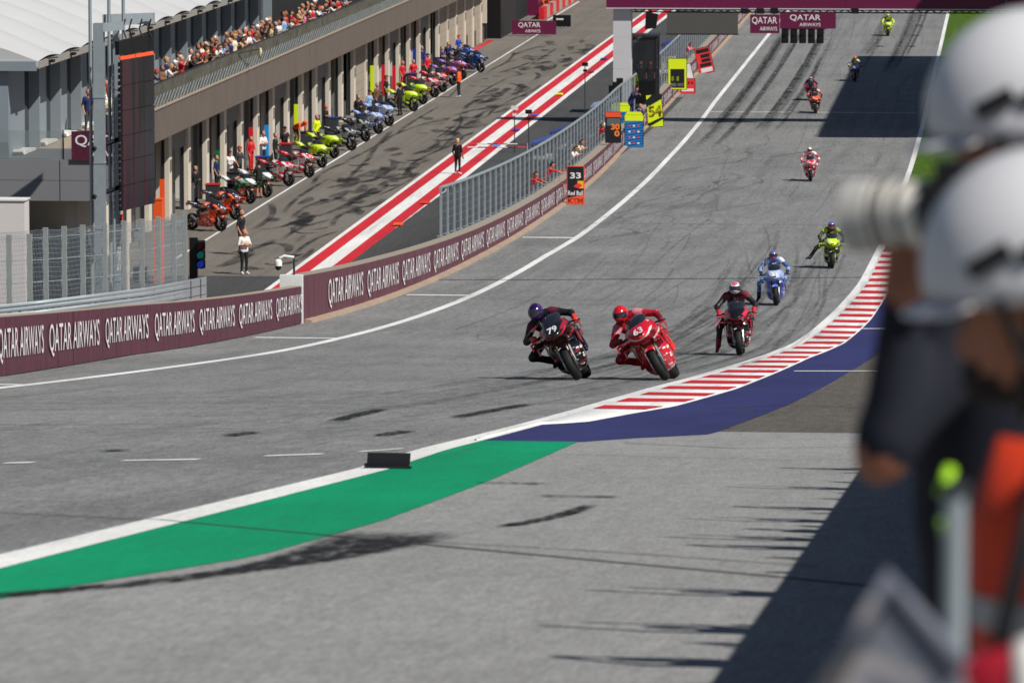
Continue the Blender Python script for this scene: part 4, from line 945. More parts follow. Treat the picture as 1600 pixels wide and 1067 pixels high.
# rider skins -----------------------------------------------------
def rider_prims(J):
    J = {k: V3(v) for k, v in J.items()}; p = []
    side = J['shL']-J['shR']; side = side/np.linalg.norm(side); up = J['neck']-J['chest']; up = up/np.linalg.norm(up); fw = np.cross(side, up)
    for s in (-1, 1):
        p.append((J['pelvis']+side*.07*s, J['waist']+side*.07*s, .12, .105, 0)); p.append((J['waist']+side*.07*s, J['chest']+side*.09*s, .105, .12, 0)); p.append((J['chest']+side*.09*s, J['neck']-up*.06+side*.11*s, .12, .08, 1))
    p.append((J['chest']-fw*.08, J['neck']-fw*.13, .09, .075, 0))         # aero hump
    p.append((J['neck']-up*.02, J['head']-up*.05, .06, .06, 0))
    p.append((J['chest']+fw*.10+side*.04, J['chest']+fw*.10-side*.04, .035, .035, 4))
    for s in 'LR':
        p.append((J['hip'+s], J['kne'+s], .10, .073, 0)); p.append((J['kne'+s], J['ank'+s], .068, .052, 0)); p.append((J['kne'+s]+(J['kne'+s]-J['hip'+s])*.03, J['kne'+s]+(J['ank'+s]-J['kne'+s])*.18, .068, .06, 1))
        a = J['ank'+s]; k = J['kne'+s]; p.append((a+(k-a)*.42, a, .06, .055, 3)); p.append((a, J['toe'+s], .05, .038, 3)); p.append((a, a-(J['toe'+s]-a)*.28, .05, .042, 3))
        p.append((J['sh'+s], J['el'+s], .072, .057, 0)); p.append((J['sh'+s], J['sh'+s]+(J['el'+s]-J['sh'+s])*.35, .078, .068, 4)); p.append((J['el'+s], J['wr'+s], .056, .042, 1)); p.append((J['el'+s], J['el'+s]+(J['wr'+s]-J['el'+s])*.3, .06, .05, 0))
        p.append((J['wr'+s]+(J['el'+s]-J['wr'+s])*.25, J['ha'+s], .05, .042, 2))
        d = J['ha'+s]-J['wr'+s]; 
        for q in range(4):
            o_ = V3((.0, (.03-.02*q), 0)); p.append((J['ha'+s]+o_+V3((.02,0,.01)), J['ha'+s]+o_+V3((.03,0,-.035)), .014, .012, 2))
        p.append((J['ha'+s]+V3((-.02,0,.0)), J['ha'+s]+V3((.01,0,-.04)), .015, .012, 2))
    return p
RJ = dict(pelvis=(-.34,0,1.0), waist=(-.27,0,1.12), chest=(-.10,0,1.27), neck=(.02,0,1.38), head=(.12,0,1.44), shL=(.0,.20,1.31), shR=(.0,-.20,1.31), elL=(.16,.42,1.08), elR=(.16,-.42,1.08), wrL=(.36,.38,.95), wrR=(.36,-.38,.95), haL=(.41,.375,.925), haR=(.41,-.375,.925),
          hipL=(-.34,.11,.96), hipR=(-.34,-.11,.96), kneL=(.06,.29,.78), kneR=(.06,-.29,.78), ankL=(-.33,.24,.47), ankR=(-.33,-.24,.47), toeL=(-.18,.26,.42), toeR=(-.18,-.26,.42))
POSES = {'sit': RJ,
 'tuck': dict(RJ, chest=(-.06,0,1.16), waist=(-.27,0,1.08), neck=(.08,0,1.24), head=(.2,0,1.27), shL=(.06,.2,1.18), shR=(.06,-.2,1.18), elL=(.16,.38,.98), elR=(.16,-.38,.98)),
 'legdown': dict(RJ, kneR=(.02,-.40,.62), ankR=(-.02,-.46,.24), toeR=(.12,-.50,.12), hipR=(-.3,-.14,.94)),
 'legout': dict(RJ, kneR=(.10,-.52,.68), ankR=(.16,-.74,.36), toeR=(.30,-.86,.34), hipR=(-.3,-.14,.94)),
 'legmid': dict(RJ, kneR=(.06,-.46,.66), ankR=(.04,-.50,.26), toeR=(.18,-.56,.16), hipR=(-.3,-.14,.94)),
 'hang': dict(RJ, pelvis=(-.30,-.14,.97), waist=(-.22,-.14,1.07), chest=(-.03,-.15,1.17), neck=(.10,-.15,1.27), head=(.21,-.17,1.32), shL=(.07,.05,1.24), shR=(.07,-.35,1.17), elL=(.18,.34,1.06), elR=(.16,-.54,.97), hipL=(-.30,-.03,.95), hipR=(-.30,-.25,.92), kneL=(.08,.25,.80), kneR=(.02,-.58,.70), ankR=(-.30,-.28,.46), toeR=(-.16,-.34,.40))}
RSL = [M('suit_main', (24,24,27), .5), M('suit_accent', (200,30,50), .5), M('glove', (26,26,28), .5), M('boot', (24,24,26), .4), M('suit_detail', (210,210,210), .5)]
RM = {k: body_mesh('rider_'+k, rider_prims(v), RSL, .023, .022) for k, v in POSES.items()}
def helmet_meshes():
    mb = MB(); n = 20; rings = []
    for i in range(13):
        ph = math.pi*i/12; z_ = math.cos(ph); q = max(.02, math.sin(ph)); ring = []
        for j in range(n):
            a = 2*math.pi*j/n; rx_ = .158 if math.cos(a) > 0 else .150; x_ = rx_*q*math.cos(a); y_ = .125*q*math.sin(a); zz = .145*z_
            if z_ < -.25 and math.cos(a) > .2: x_ += .022*math.cos(a)           # chin bar
            if z_ < -.75: zz = -.112
            if math.cos(a) < -.6 and z_ > 0: x_ -= .02*z_                    # spoiler
            ring.append((x_, y_, zz))
        rings.append(ring)
    mb.rings(rings[::-1])
    sh = mb.mesh('helmet_shell', LB, True)
    mb = MB(); rg = []
    for i in range(6):
        z_ = -.045+.10*i/5; q = math.sqrt(1-(z_/.145)**2); rg.append([((.164*q+(.012 if z_ < -.02 else 0))*math.cos(a), .130*q*math.sin(a), z_) for a in np.linspace(-1.25, 1.25, 14)])
    mb.rings(rg, 0, False, close=False); return sh, mb.mesh('visor', scr, True)
HS, HV = helmet_meshes()
def suit(name, main, acc, det, glove, boot):
    g = livery('suit_'+name, main, acc, det, .22, True, .5); g.node_tree.nodes['Principled BSDF'].inputs['Coat Weight'].default_value = 0
    return [g, M('suita_'+name, acc, .5), M('glove_'+name, glove, .5), M('boot_'+name, boot, .4), M('suitd_'+name, det, .5)]
def team(name, body, second, accent, hel, hel2, smain, sacc, sdet, glove, boot, amt=.35, acc_on=None):
    return dict(name=name, body=livery('livery_'+name, body, acc_on or accent, (235,235,235), amt, name not in ('noir', 'rosso', 'noir2')), second=livery('livery2_'+name, second, accent, (225,225,225), amt*.6), accent=M('livacc_'+name, accent, .3, coat=.5),
                helmet=livery('helmet_'+name, hel, hel2, (240,240,240), .35, False, .15, 2.6), suit=suit(name, smain, sacc, sdet, glove, boot))
TEAMS = {
 'noir': team('noir', (20,20,24), (18,18,21), (150,26,50), (84,30,120), (30,24,60), (22,22,26), (30,28,32), (92,34,46), (226,60,50), (40,28,50), .07, (206,34,62)),
 'rosso': team('rosso', (205,22,44), (190,18,40), (196,20,40), (222,30,44), (200,20,36), (176,22,42), (150,18,36), (206,130,140), (110,20,34), (226,44,40), .12, (225,225,228)),
 'noir2': team('noir2', (20,20,24), (20,20,23), (214,44,74), (226,226,230), (206,90,110), (22,22,26), (26,26,30), (110,36,50), (190,40,50), (150,26,40), .22, (214,44,74)),
 'celeste': team('celeste', (176,192,232), (90,110,206), (150,168,224), (210,60,70), (40,120,200), (70,90,140), (120,160,210), (220,226,235), (40,44,60), (24,26,34), .35),
 'lime': team('lime', (206,236,20), (30,34,26), (206,236,20), (210,70,110), (40,120,210), (26,28,24), (60,68,30), (170,196,26), (40,44,40), (24,26,24), .3, (40,44,30)),
 'rosa': team('rosa', (214,40,74), (190,24,56), (226,200,206), (214,70,80), (226,226,226), (200,40,66), (226,214,216), (226,226,226), (170,30,50), (200,40,60), .25),
 'arancio': team('arancio', (226,80,30), (30,30,40), (226,90,30), (120,126,130), (60,70,66), (196,60,50), (40,60,50), (220,214,208), (40,40,44), (30,30,34), .3),
 'viola': team('viola', (46,50,120), (30,34,70), (90,80,160), (226,190,60), (210,60,70), (60,66,130), (210,196,60), (220,214,160), (30,30,40), (26,26,34), .3),
 'citro': team('citro', (214,240,16), (190,216,20), (214,240,16), (226,160,140), (226,220,40), (206,232,20), (200,226,30), (60,70,20), (190,210,30), (120,140,30), .15),
}
def bike_parts(tm): return {'livery_body': tm['body'], 'livery_second': tm['second'], 'livery_accent': tm['accent']}
def track_bike(tk, px, py, pose_, lean_, head, label, rlabel, number=None, hyaw=0.0, sc_=1.0):
    tm = TEAMS[tk]; g_ = G(px, py); B = copy_tree(bike0); B.name = 'motorcycle'
    slope = math.atan((zt(g_[1]+.7)-zt(g_[1]-.7))/1.4)
    rz = -math.pi/2+rad(head)
    # the lean turns about the tyre contact line, the pitch follows the climb
    R = Matrix.Rotation(rz, 4, 'Z') @ Matrix.Rotation(slope, 4, 'Y') @ Matrix.Rotation(rad(lean_), 4, 'X')
    c = Matrix.Translation(Vector(g_)+Vector((0,0,.012))) @ Matrix.Rotation(rz, 4, 'Z') @ Matrix.Rotation(slope, 4, 'Y') @ Matrix.Rotation(rad(lean_), 4, 'X') @ Matrix.Scale(sc_, 4) @ Matrix.Translation((-.72, 0, -.010+.03*abs(math.sin(rad(lean_)))))
    B.matrix_world = c; recolour(B, bike_parts(tm)); tag(B, label, 'motorcycle', 'racing motorcycles on the track')
    if number:
        wm = letter_white if tk != 'citro' else black_pl
        text_plane(number, (.985, -.085, .878), (0, .17, 0), (-.115, 0, .10), 'race_number', wm, B, .03)
    for s_ in (-1, 1):     # sponsor panels on the flanks of the nose
        mb = MB(); N_ = 6; vs = []
        for i_ in range(N_+1):
            x_ = .92-.34*i_/N_
            for k_ in range(len(UF)-1):
                if UF[k_+1][0] <= x_ <= UF[k_][0]: f_ = (UF[k_][0]-x_)/(UF[k_][0]-UF[k_+1][0]); hw2 = UF[k_][3]+(UF[k_+1][3]-UF[k_][3])*f_; hh2 = UF[k_][4]+(UF[k_+1][4]-UF[k_][4])*f_; zc2 = UF[k_][2]+(UF[k_+1][2]-UF[k_][2])*f_
            for an in (.12, .35, .6):
                c_, q_ = math.cos(an), math.sin(an); vs.append((x_+.006, s_*(hw2*c_**(2/2.3)+.006), zc2+hh2*q_**(2/2.3)+.004))
        mb.add(vs, [(3*i_+j_, 3*i_+j_+1, 3*i_+j_+4, 3*i_+j_+3) for i_ in range(N_) for j_ in range(2)]); np_ = mb.build('nose_panel', tm['accent'], B, True)
    J = POSES[pose_]
    r_ = empty('rider', (0,0,0)); r_.matrix_world = c; tag(r_, rlabel, 'person', 'motorcycle racers')
    bd_ = link('body', RM[pose_], r_)
    for s, m in zip(bd_.material_slots, tm['suit']): s.link = 'OBJECT'; s.material = m
    h = link('helmet', HS, r_); hd = V3(J['head']); h.location = (hd[0]+.02, hd[1], hd[2]+.02)
    h.rotation_euler = (-rad(lean_)*.75, .12 if pose_ != 'tuck' else -.1, hyaw); h.scale = (1.02,)*3
    h.material_slots[0].link = 'OBJECT'; h.material_slots[0].material = tm['helmet']
    v_ = link('visor', HV, h); return B
L1 = 'black and red race bike leaning hard at the front of the field'
track_bike('noir', 905, 594.5, 'hang', 28, -1, L1, 'racer in black leathers and purple helmet on the leading black bike', '79', -.25, 1.06)
track_bike('rosso', 1043, 595, 'hang', 31, -2, 'bright red race bike leaning beside the kerb, second in the field', 'racer in red leathers and red helmet on the bright red bike', '63', -.25, 1.07)
track_bike('noir2', 1156, 556, 'legdown', 5, 2, 'black and pink race bike third in the field, held nearly upright', 'racer in black leathers and white helmet with right leg hanging down', None, 0)
track_bike('celeste', 1213, 478, 'legmid', 4, 2, 'pale blue race bike fourth in the field', 'racer in blue leathers stretching his right leg to the ground', '73', 0)
track_bike('lime', 1300, 420, 'legout', 0, 4, 'fluorescent yellow and black race bike fifth in the field, near the kerb', 'racer in black and yellow leathers kicking his right leg out', None, 0)
track_bike('rosa', 1267, 284, 'sit', 2, 3, 'pinkish red race bike alone in the middle of the straight', 'racer in red and white leathers alone in the middle of the straight', None, 0)
track_bike('arancio', 1275, 178, 'sit', 4, 3, 'orange race bike riding just below the gantry shadow', 'racer on the orange bike near the gantry shadow', None, 0)
track_bike('noir2', 1268, 158, 'tuck', 2, 3, 'dark green and red race bike right behind the orange one', 'racer tucked in right behind the orange bike', None, 0)
track_bike('viola', 1336, 128, 'sit', 0, 4, 'dark blue race bike at the edge of the long shadow', 'racer in blue and yellow at the edge of the long shadow', None, 0)
track_bike('citro', 1388, 57, 'sit', 0, 4, 'all yellow race bike farthest up the straight', 'racer all in fluorescent yellow farthest up the straight', None, 0)
# ------------------------------------------------------------------ bikes parked along the garages
stand_m = M('paddock_stand', (200,190,180), .4, .4)
PARK = {
 'ktm': ((36,30,58), (200,44,34), (240,92,34), 'Red Bull'), 'lcr': ((222,222,224), (196,30,44), (30,120,70), None), 'honda': ((204,28,56), (196,26,50), (226,226,226), 'HONDA'),
 'neon': ((206,236,20), (34,36,40), (206,236,20), None), 'noirm': ((26,26,30), (28,26,32), (170,176,182), None), 'gresini': ((130,160,226), (50,80,190), (226,226,230), None),
 'vr': ((206,238,20), (36,40,36), (206,238,20), None), 'ducati': ((208,28,46), (200,24,44), (226,226,228), None), 'pramac': ((128,80,186), (70,60,130), (210,90,60), None), 'yam': ((26,44,120), (24,34,90), (40,90,170), None)}
PLV = {k: {'livery_body': livery('park_'+k, v[0], v[2], (230,230,230), .22), 'livery_second': livery('park2_'+k, v[1], v[2], (230,230,230), .18), 'livery_accent': M('park3_'+k, v[2], .35, coat=.4)} for k, v in PARK.items()}
PB = [('ktm',345,362,'navy and orange'),('ktm',368,344,'navy and orange'),('lcr',391,319,'white and green'),('lcr',417,309,'white and green'),('honda',451,291.5,'red'),('honda',483,278,'red'),('neon',503,263,'neon yellow and black'),('neon',522,248,'neon yellow and black'),('noirm',549,236,'black'),('noirm',571,222,'black'),('gresini',591,210,'pale blue'),('gresini',608,198,'pale blue'),('vr',646,175,'neon yellow'),('vr',661,164,'neon yellow'),('ducati',679,153.5,'bright red'),('ducati',692,145,'bright red'),('pramac',708,134.5,'purple'),('pramac',722,125,'purple'),('yam',735,103,'dark blue'),('yam',751,114,'dark blue')]
seen = {}
for (k, px, py, cn) in PB:
    B = copy_tree(bike0); g_ = P(px, py); an = rad(-34+random.uniform(-5, 5)); s_ = 1.16
    seen[k] = seen.get(k, 0)+1; fl = 'nearer' if seen[k] == 1 else 'farther'
    B.location = (g_[0]-.72*s_*math.cos(an), g_[1]-.72*s_*math.sin(an), .012); B.rotation_euler = (0, 0, an); B.scale = (s_,)*3
    recolour(B, PLV[k]); tag(B, 'parked %s race bike before the garages, the %s of its pair' % (cn, fl), 'motorcycle', 'race bikes parked along the garages')
    if PARK[k][3]: text_plane(PARK[k][3], (-.05, -.300, .60), (.42, 0, .10), (0, 0, .12), 'lettering', letter_white, B, .02)
    mb = MB()
    for sd in (-1, 1): mb.tube([(-.72, sd*.15, .30), (-.95, sd*.18, .02), (-1.15, sd*.12, .03)], .018, 5)
    mb.tube([(-1.15, -.12, .03), (-1.15, .12, .03)], .018, 5); mb.tube([(-.95,-.18,.02),(-.95,.18,.02)], .018, 5); mb.build('paddock_stand', stand_m, B)
for o_ in [bike0]+list(bike0.children_recursive): bpy.data.objects.remove(o_)
# ------------------------------------------------------------------ people in the pit lane
def pitp(kd, px, py, rz, lab, top, tr_='black', hair='dark', sc_=1.0, z=0.0, skin=0, shoes=None): return person(kd, P(px, py, z), rz, lab, top, tr_, hair, shoes, skin, None, sc_)
wsh = M('white_shoes', (222,222,220), .6)
pitp('cross', 381.5, 429, -.9, 'person in a white shirt and black trousers at the pit exit', 'white', 'black', 'dark', 1.05, shoes=wsh)
pitp('stand', 377, 398, -.4, 'man in a dark shirt just behind the one in white at the pit exit', 'black', 'darkgrey', 'dark', 1.08)
pitp('shorts', 405, 311, 2.4, 'mechanic in a black shirt and shorts between the parked bikes', 'black', 'black', 'dark', 1.05)
pitp('cross', 411, 262, -.6, 'man in a white shirt with folded arms by a garage', 'white', 'navy', 'dark', 1.05)
pitp('stand_long', 392, 268, -.6, 'mechanic in red standing before the near garages', 'red', 'red', 'dark', 1.0)
pitp('bend', 467, 228, -.6, 'mechanic in orange bending over a parked bike', 'orange', 'brown', 'orange', 1.05)
pitp('stand', 470, 216, -.4, 'mechanic in an orange shirt inside a garage door', 'orange', 'black', 'dark', 1.0)
pitp('stand', 540, 178, -.5, 'mechanic in pale blue with a red cap behind the bikes', 'lightblue', 'darkgrey', 'red', 1.0)
pitp('stand_long', 589, 178, -.5, 'mechanic in brown beside the yellow banner', 'brown', 'navy', 'brown', 1.0)
pitp('stand', 625, 181.5, 2.6, 'person all in black standing by the neon bikes', 'black', 'black', 'dark', 1.08)
pitp('stand', 629, 140, -.5, 'mechanic in red behind the neon bikes', 'red', 'red', 'red', 1.0)
pitp('stand_long', 659, 115, -.5, 'mechanic in navy with a yellow cap by the far garages', 'navy', 'navy', 'straw', 1.0)
pitp('stand', 717, 153, 2.9, 'person in an orange top and black trousers alone on the pit lane', 'orange', 'black', 'dark', 1.05, shoes=wsh)
pitp('stand', 715, 273, 1.2, 'marshal in black with a straw hat standing on the red and white stripes', 'black', 'black', 'straw', 1.02, shoes=wsh)
pitp('bend', 852, 20, .3, 'person in orange crouching beside the far barrier', 'orange', 'orange', 'orange', .95)

crew = [('black','stand_long',305,318),('navy','stand',338,300),('white','cap',359,292),('darkgrey','cap',374,285),('black','stand_long',430,262),('black','cap',445,252),('yellow','stand_long',495,232),('black','cross',509,214),('black','stand_long',560,198),('lightblue','cap',577,190),('black','cap',603,165),('red','stand_long',646,138),('red','cap',668,128),('navy','cross',690,116),('navy','stand_long',700,108),('blue','cap',716,96)]
for k, (c_, kd, px, py) in enumerate(crew):
    pitp(kd, px, py, -.6+.5*math.sin(k*2.1), '%s-shirted mechanic behind the parked bikes, %s from the near end of the row' % (c_, ords[k]), c_, 'black', ['dark','black','brown','red'][k % 4], 1.0)
cart_m = M('tool_cart', (54,56,60), .45, var=.2); tyre_w = M('tyre_warmer', (30,30,34), .8)
for k, px in enumerate((318, 352, 398, 436, 470, 512, 556, 584, 640, 664, 686)):
    Y = P(px, 320-(px-318)*.56)[1]; x = -37.75; t = thing('tool_cart', (x, Y, 0), 'grey tool cart at the garage fronts, %s from the near end' % ords[k], 'cart', 'tool carts along the garages')
    mb = MB(); mb.bb(x-.3, x+.3, Y-.35, Y+.35, .12, .95); mb.build('cabinet', cart_m, t); mb = MB(); mb.bb(x-.33, x+.33, Y-.38, Y+.38, .952, 1.0); mb.build('top', [M('cart_red', (190,30,40), .5), black_pl, M('cart_blue', (30,60,140), .5)][k % 3], t)
    for sx in (-.24, .24):
        for sy in (-.28, .28): mb = MB(); mb.lathe([(.02,-.03),(.06,-.03),(.06,.03),(.02,.03)], (x+sx, Y+sy, .06), 'y', 10); mb.build('castor', rubber, t)
    for q in range(2): mb = MB(); mb.lathe([(.15,-.09),(.29,-.09),(.31,0),(.29,.09),(.15,.09)], (x+.75, Y+.5, .10+.2*q), 'z', 20); tag(mb.build('spare_tyre', rubber, None, True), 'black slick tyre lying by tool cart %s from the near end, %s of two' % (ords[k], ('lower','upper')[q]), 'tyre', 'slick tyres stacked by the garages')
# ================================================================== left edge: guardrail, debris fence, tower with screen, pit exit light
GRT = [atY(*q) for q in ((-60,482,199.5),(60,470,201),(150,459,203),(230,449,205.5),(290,438,208.5),(322,432,212))]
GR = [(p[0], p[1]) for p in GRT]
def gtop(s):
    for (a, b) in zip(GRT, GRT[1:]):
        l = math.dist(a[:2], b[:2])
        if s <= l: return a[2]+(b[2]-a[2])*s/l
        s -= l
    return GRT[-1][2]
def along(poly, s):
    for (a, b) in zip(poly, poly[1:]):
        l = math.dist(a, b)
        if s <= l: return (a[0]+(b[0]-a[0])*s/l, a[1]+(b[1]-a[1])*s/l)
        s -= l
    return poly[-1]
GL = sum(math.dist(a, b) for a, b in zip(GR, GR[1:]))
gr_ = thing('guardrail', (GR[0][0], GR[0][1], 0), 'stacked galvanised guardrail curving round the pit exit', 'guardrail')
for k in range(4):
    mb = MB(); rings = []
    for j in range(25):
        x, y = along(GR, GL*j/24); z0 = gtop(GL*j/24)-.31-.34*k; prof = [(0,0),(-.06,.05),(-.06,.10),(0,.14),(0,.17),(-.06,.21),(-.06,.26),(0,.31)]
        rings.append([(x+.02, y+o, z0+h) for o, h in prof]+[(x+.02, y+o+.02, z0+h) for o, h in prof[::-1]])
    mb.rings(rings); mb.build('rail', steel, gr_, True, 40)
for j in range(9):
    x, y = along(GR, GL*(j+.3)/9); mb = MB(); mb.bb(x-.05, x+.05, y+.06, y+.16, 0, gtop(GL*(j+.3)/9)-.05); mb.build('post', steel_dark, gr_)
DF = [(p[0]-.02, p[1]+.6) for p in GRT[:-1]]; FB = .9
df = thing('debris_fence', (DF[0][0], DF[0][1], 0), 'wire debris fence on thick posts behind the guardrail', 'fence')
DL = sum(math.dist(a, b) for a, b in zip(DF, DF[1:])); HF = 4.25
for px in (15,47,72,101,130,164,194,222,248,272,289):
    lo, hi = 0.0, DL
    for _ in range(30):
        m_ = (lo+hi)/2; q = along(DF, m_)
        if pr(q[0], q[1], 1.5)[0] < px: lo = m_
        else: hi = m_
    x, y = along(DF, lo); mb = MB(); mb.bb(x-.09, x+.09, y-.08, y+.08, 0, HF+.1-.2*(px < 60)); mb.build('post', M('post_grey', (140,146,146), .6, var=.2, scale=6), df)
mb = MB(); rows = 20
for r in range(rows+1):
    mb.tube([(*along(DF, DL*j/24), .9+(HF-.9)*r/rows+.03*math.sin(j*1.3)) for j in range(25)], .007, 3)
n = int(DL/.06)
for j in range(n):
    x, y = along(DF, DL*j/n); x2, y2 = along(DF, min(DL, DL*j/n+.25))
    mb.tube([(x, y-.02, .9), (x2, y2-.02, HF)], .008, 3, cap=False)
wm_ = mb.build('wire_mesh', steel, df); tag(wm_, kind='stuff')
for r in range(4):
    mb = MB(); mb.tube([(*along(DF, DL*j/24), 1.6+r*.8) for j in range(25)], .014, 4); mb.build('cable', steel, df)
# the return of the fence towards the garages
x0, y0 = along(DF, DL); mb = MB()
for j in range(46): mb.tube([(x0-.02-j*.035, y0+j*.22, .5), (x0-.02-j*.035, y0+j*.22, HF-.02*j)], .012, 3, cap=False)
for r in range(13): mb.tube([(x0, y0, .5+(HF-.5)*r/13), (x0-1.6, y0+10, .5+(HF-1.4)*r/13)], .008, 3)
w2 = mb.build('return_mesh', steel, df); tag(w2, kind='stuff')
# equipment behind the fence
for (px0, py0, px1, py1, Y, c, lab) in ((38,385,142,470,211.5,(96,98,104),'grey equipment cabinet behind the debris fence'),(60,365,150,384.5,211.6,(110,116,124),'pale blue grey tarpaulin box stacked behind the fence'),(180,338,190,372,210.5,(232,80,40),'orange extinguisher box beside the steel tower'),(183,390,195,423,205.2,(222,222,218),'white switch box hanging on the debris fence'),(208,420,227,441,208,(26,26,28),'black loudspeaker behind the guardrail'),(240,313,253,343,226,(242,92,34),'orange board standing by the first garage')):
    a = atY(px0, py1, Y); b = atY(px1, py0, Y); m_ = M('box_%d_%d_%d' % c, c, .5)
    t = thing('equipment_box', (a[0], Y, max(0, a[2])), lab, 'box'); mb = MB(); z0 = a[2] if px0 in (183, 180, 208) else 0.0
    if px0 == 60: z0 = a[2]
    mb.bb(a[0], b[0], Y, Y+.5, max(0, z0), b[2]); mb.build('body', m_, t)
    mb = MB(); mb.bb(a[0]-.02, b[0]+.02, Y-.02, Y+.52, b[2]+.002, b[2]+.05); mb.build('lid', m_, t)
    if px0 in (180, 183, 208): mb = MB(); mb.tube([((a[0]+b[0])/2, Y+.3, 0), ((a[0]+b[0])/2, Y+.3, a[2]-.002)], .04, 6); mb.build('pole', steel_dark, t)
# traffic light at the end of the fence
a = atY(296, 436, 213.5); b = atY(321, 372, 213.5)
t = thing('pit_exit_light', ((a[0]+b[0])/2, 213.5, 0), 'black pit exit traffic light with green and blue lamps', 'traffic light')
mb = MB(); mb.bb(a[0], a[0]+.3, 213.5, 213.75, a[2], b[2]); mb.build('housing', black_pl, t)
mb = MB(); mb.tube([(a[0]+.15, 213.65, 0), (a[0]+.15, 213.65, a[2])], .06, 8); mb.build('pole', steel_dark, t)
for k, (c, e) in enumerate((((120,20,20),0),((0,110,100),.35),((20,50,170),.5))):
    zc = b[2]-.28-.36*k; xc = a[0]+.42
    mb = MB(); mb.tube([(xc-.05, 213.7, zc), (xc+.02, 213.42, zc), (xc+.08, 213.2, zc)], [.17,.17,.16], 16, cap=False); mb.build('visor', black_pl, t)
    mb = MB(); mb.tube([(xc, 213.46, zc), (xc+.01, 213.42, zc)], .145, 16); mb.build('lamp', M('lamp_%d' % k, c, .3, emit=e), t)
    mb = MB(); mb.bb(a[0]+.28, xc+.16, 213.6, 213.78, zc-.17, zc+.17); mb.build('back_box', black_pl, t)
# steel tower and LED screen
YT = 205.3
tw = thing('steel_tower', (-36, YT, 0), 'galvanised steel tower with crossbeams carrying the big screen', 'tower')
def vcol(px0, px1, ptop, Y, parent=tw, nm='column', mat=None):
    a = atY(px0, ptop, Y); b = atY(px1, ptop, Y); mb = MB(); w_ = b[0]-a[0]
    mb.bb(a[0], b[0], Y, Y+.06, 0, a[2]); mb.bb(a[0]+w_*.45, a[0]+w_*.55, Y+.06, Y+.34, 0, a[2]); mb.bb(a[0], b[0], Y+.34, Y+.4, 0, a[2])
    for k in range(4): mb.bb(a[0]-.02, b[0]+.02, Y-.02, Y+.42, 1.6+k*2.4, 1.66+k*2.4)
    return mb.build(nm, mat or steel, parent)
vcol(145, 161, 37, YT); vcol(176, 184, 45, YT+5)
for px in (140.5, 170, 192.5): 
    a = atY(px, 0, YT+3); mb = MB(); mb.tube([(a[0], YT+3, 0), (a[0], YT+3, a[2]+1.5)], .065, 8); mb.build('mast', steel, tw)
for (p0, p1, py, Y0, Y1) in ((161,192,44,YT,YT+.3),(160,240,30,YT+3,YT+5.5),(184,240,34,YT+5,YT+6)):
    a = atY(p0, py, Y0); b = atY(p1, py-3, Y1); mb = MB()
    mb.add([(a[0],Y0,a[2]-.15),(b[0],Y1,b[2]-.15),(b[0],Y1,b[2]+.15),(a[0],Y0,a[2]+.15),(a[0],Y0+.3,a[2]-.15),(b[0],Y1+.3,b[2]-.15),(b[0],Y1+.3,b[2]+.15),(a[0],Y0+.3,a[2]+.15)],[(0,1,2,3),(7,6,5,4),(3,2,6,7),(0,4,5,1),(0,3,7,4),(1,5,6,2)]); mb.build('crossbeam', steel, tw)
for k, px in enumerate((196,206,222,236)):
    a = atY(px, 45, YT+2); mb = MB(); mb.tube([(a[0],YT+2,a[2]+.35),(a[0]-.1,YT+2,a[2]),(a[0]+.02,YT+2,a[2]-.35)], .03, 5); mb.build('hoist_chain', black_pl, tw)
for py in (225, 300):
    a = atY(146, py+8, YT-.05); b = atY(192, py-10, YT+1.5); mb = MB(); mb.tube([(a[0],YT-.05,a[2]),(b[0],YT+1.5,b[2])], .09, 6); mb.build('brace', black_pl, tw)
a = atY(179, 440, YT+1); mb = MB(); mb.tube([(a[0],YT+1,0),(a[0],YT+1,atY(179,100,YT+1)[2])], .05, 8); mb.build('scaffold_tube', steel, tw)
s0 = atY(191, 95, YT+.8); s1 = atY(241, 83, YT+4.4); sb = atY(191, 330, YT+.8)
t = thing('led_screen', (s0[0], YT+.8, sb[2]), 'tall dark LED screen hanging from the steel tower', 'screen')
zb_, zt_ = sb[2], s0[2]
def scr_pt(u, z, d=0.0):
    dx, dy = s1[0]-s0[0], s1[1]-s0[1]; l = math.hypot(dx, dy); return (s0[0]+dx*u+dy/l*d, s0[1]+dy*u-dx/l*d, z)
led = Nd('led_face', .35, .4); vv = led.vec((1.3,.35,.25)); n_ = led.noise(vv, 1.0, 3, .5); n2_ = led.noise(led.vec((2.2,.8,.06)), 1.2, 2, .5)
led.color(led.mix(led.ramp(n2_, .6, .64), led.mix(led.ramp(n_, .35, .65), (.014,.013,.017), (.032,.03,.038)), (.05,.018,.028)))
nz = 6; nu = 3
for i in range(nu):
    for k in range(nz):
        u0, u1 = i/nu+.004, (i+1)/nu-.004; z0, z1 = zb_+(zt_-zb_)*k/nz+.01, zb_+(zt_-zb_)*(k+1)/nz-.01
        mb = MB(); mb.prism([scr_pt(u0,z0), scr_pt(u1,z0), scr_pt(u1,z1), scr_pt(u0,z1)], Vector(scr_pt(0,0,-.1))-Vector(scr_pt(0,0,0))); mb.build('led_module', led.m, t)
mb = MB()
for k in range(24): z0 = zb_+(zt_-zb_)*k/24; mb.prism([scr_pt(-.005,z0,-.101), scr_pt(1.0,z0,-.101), scr_pt(1.0,z0+.16,-.101), scr_pt(-.005,z0+.16,-.101)], Vector(scr_pt(0,0,-.07))-Vector(scr_pt(0,0,0)))
tag(mb.build('back_rib', black_pl, t), kind='stuff')
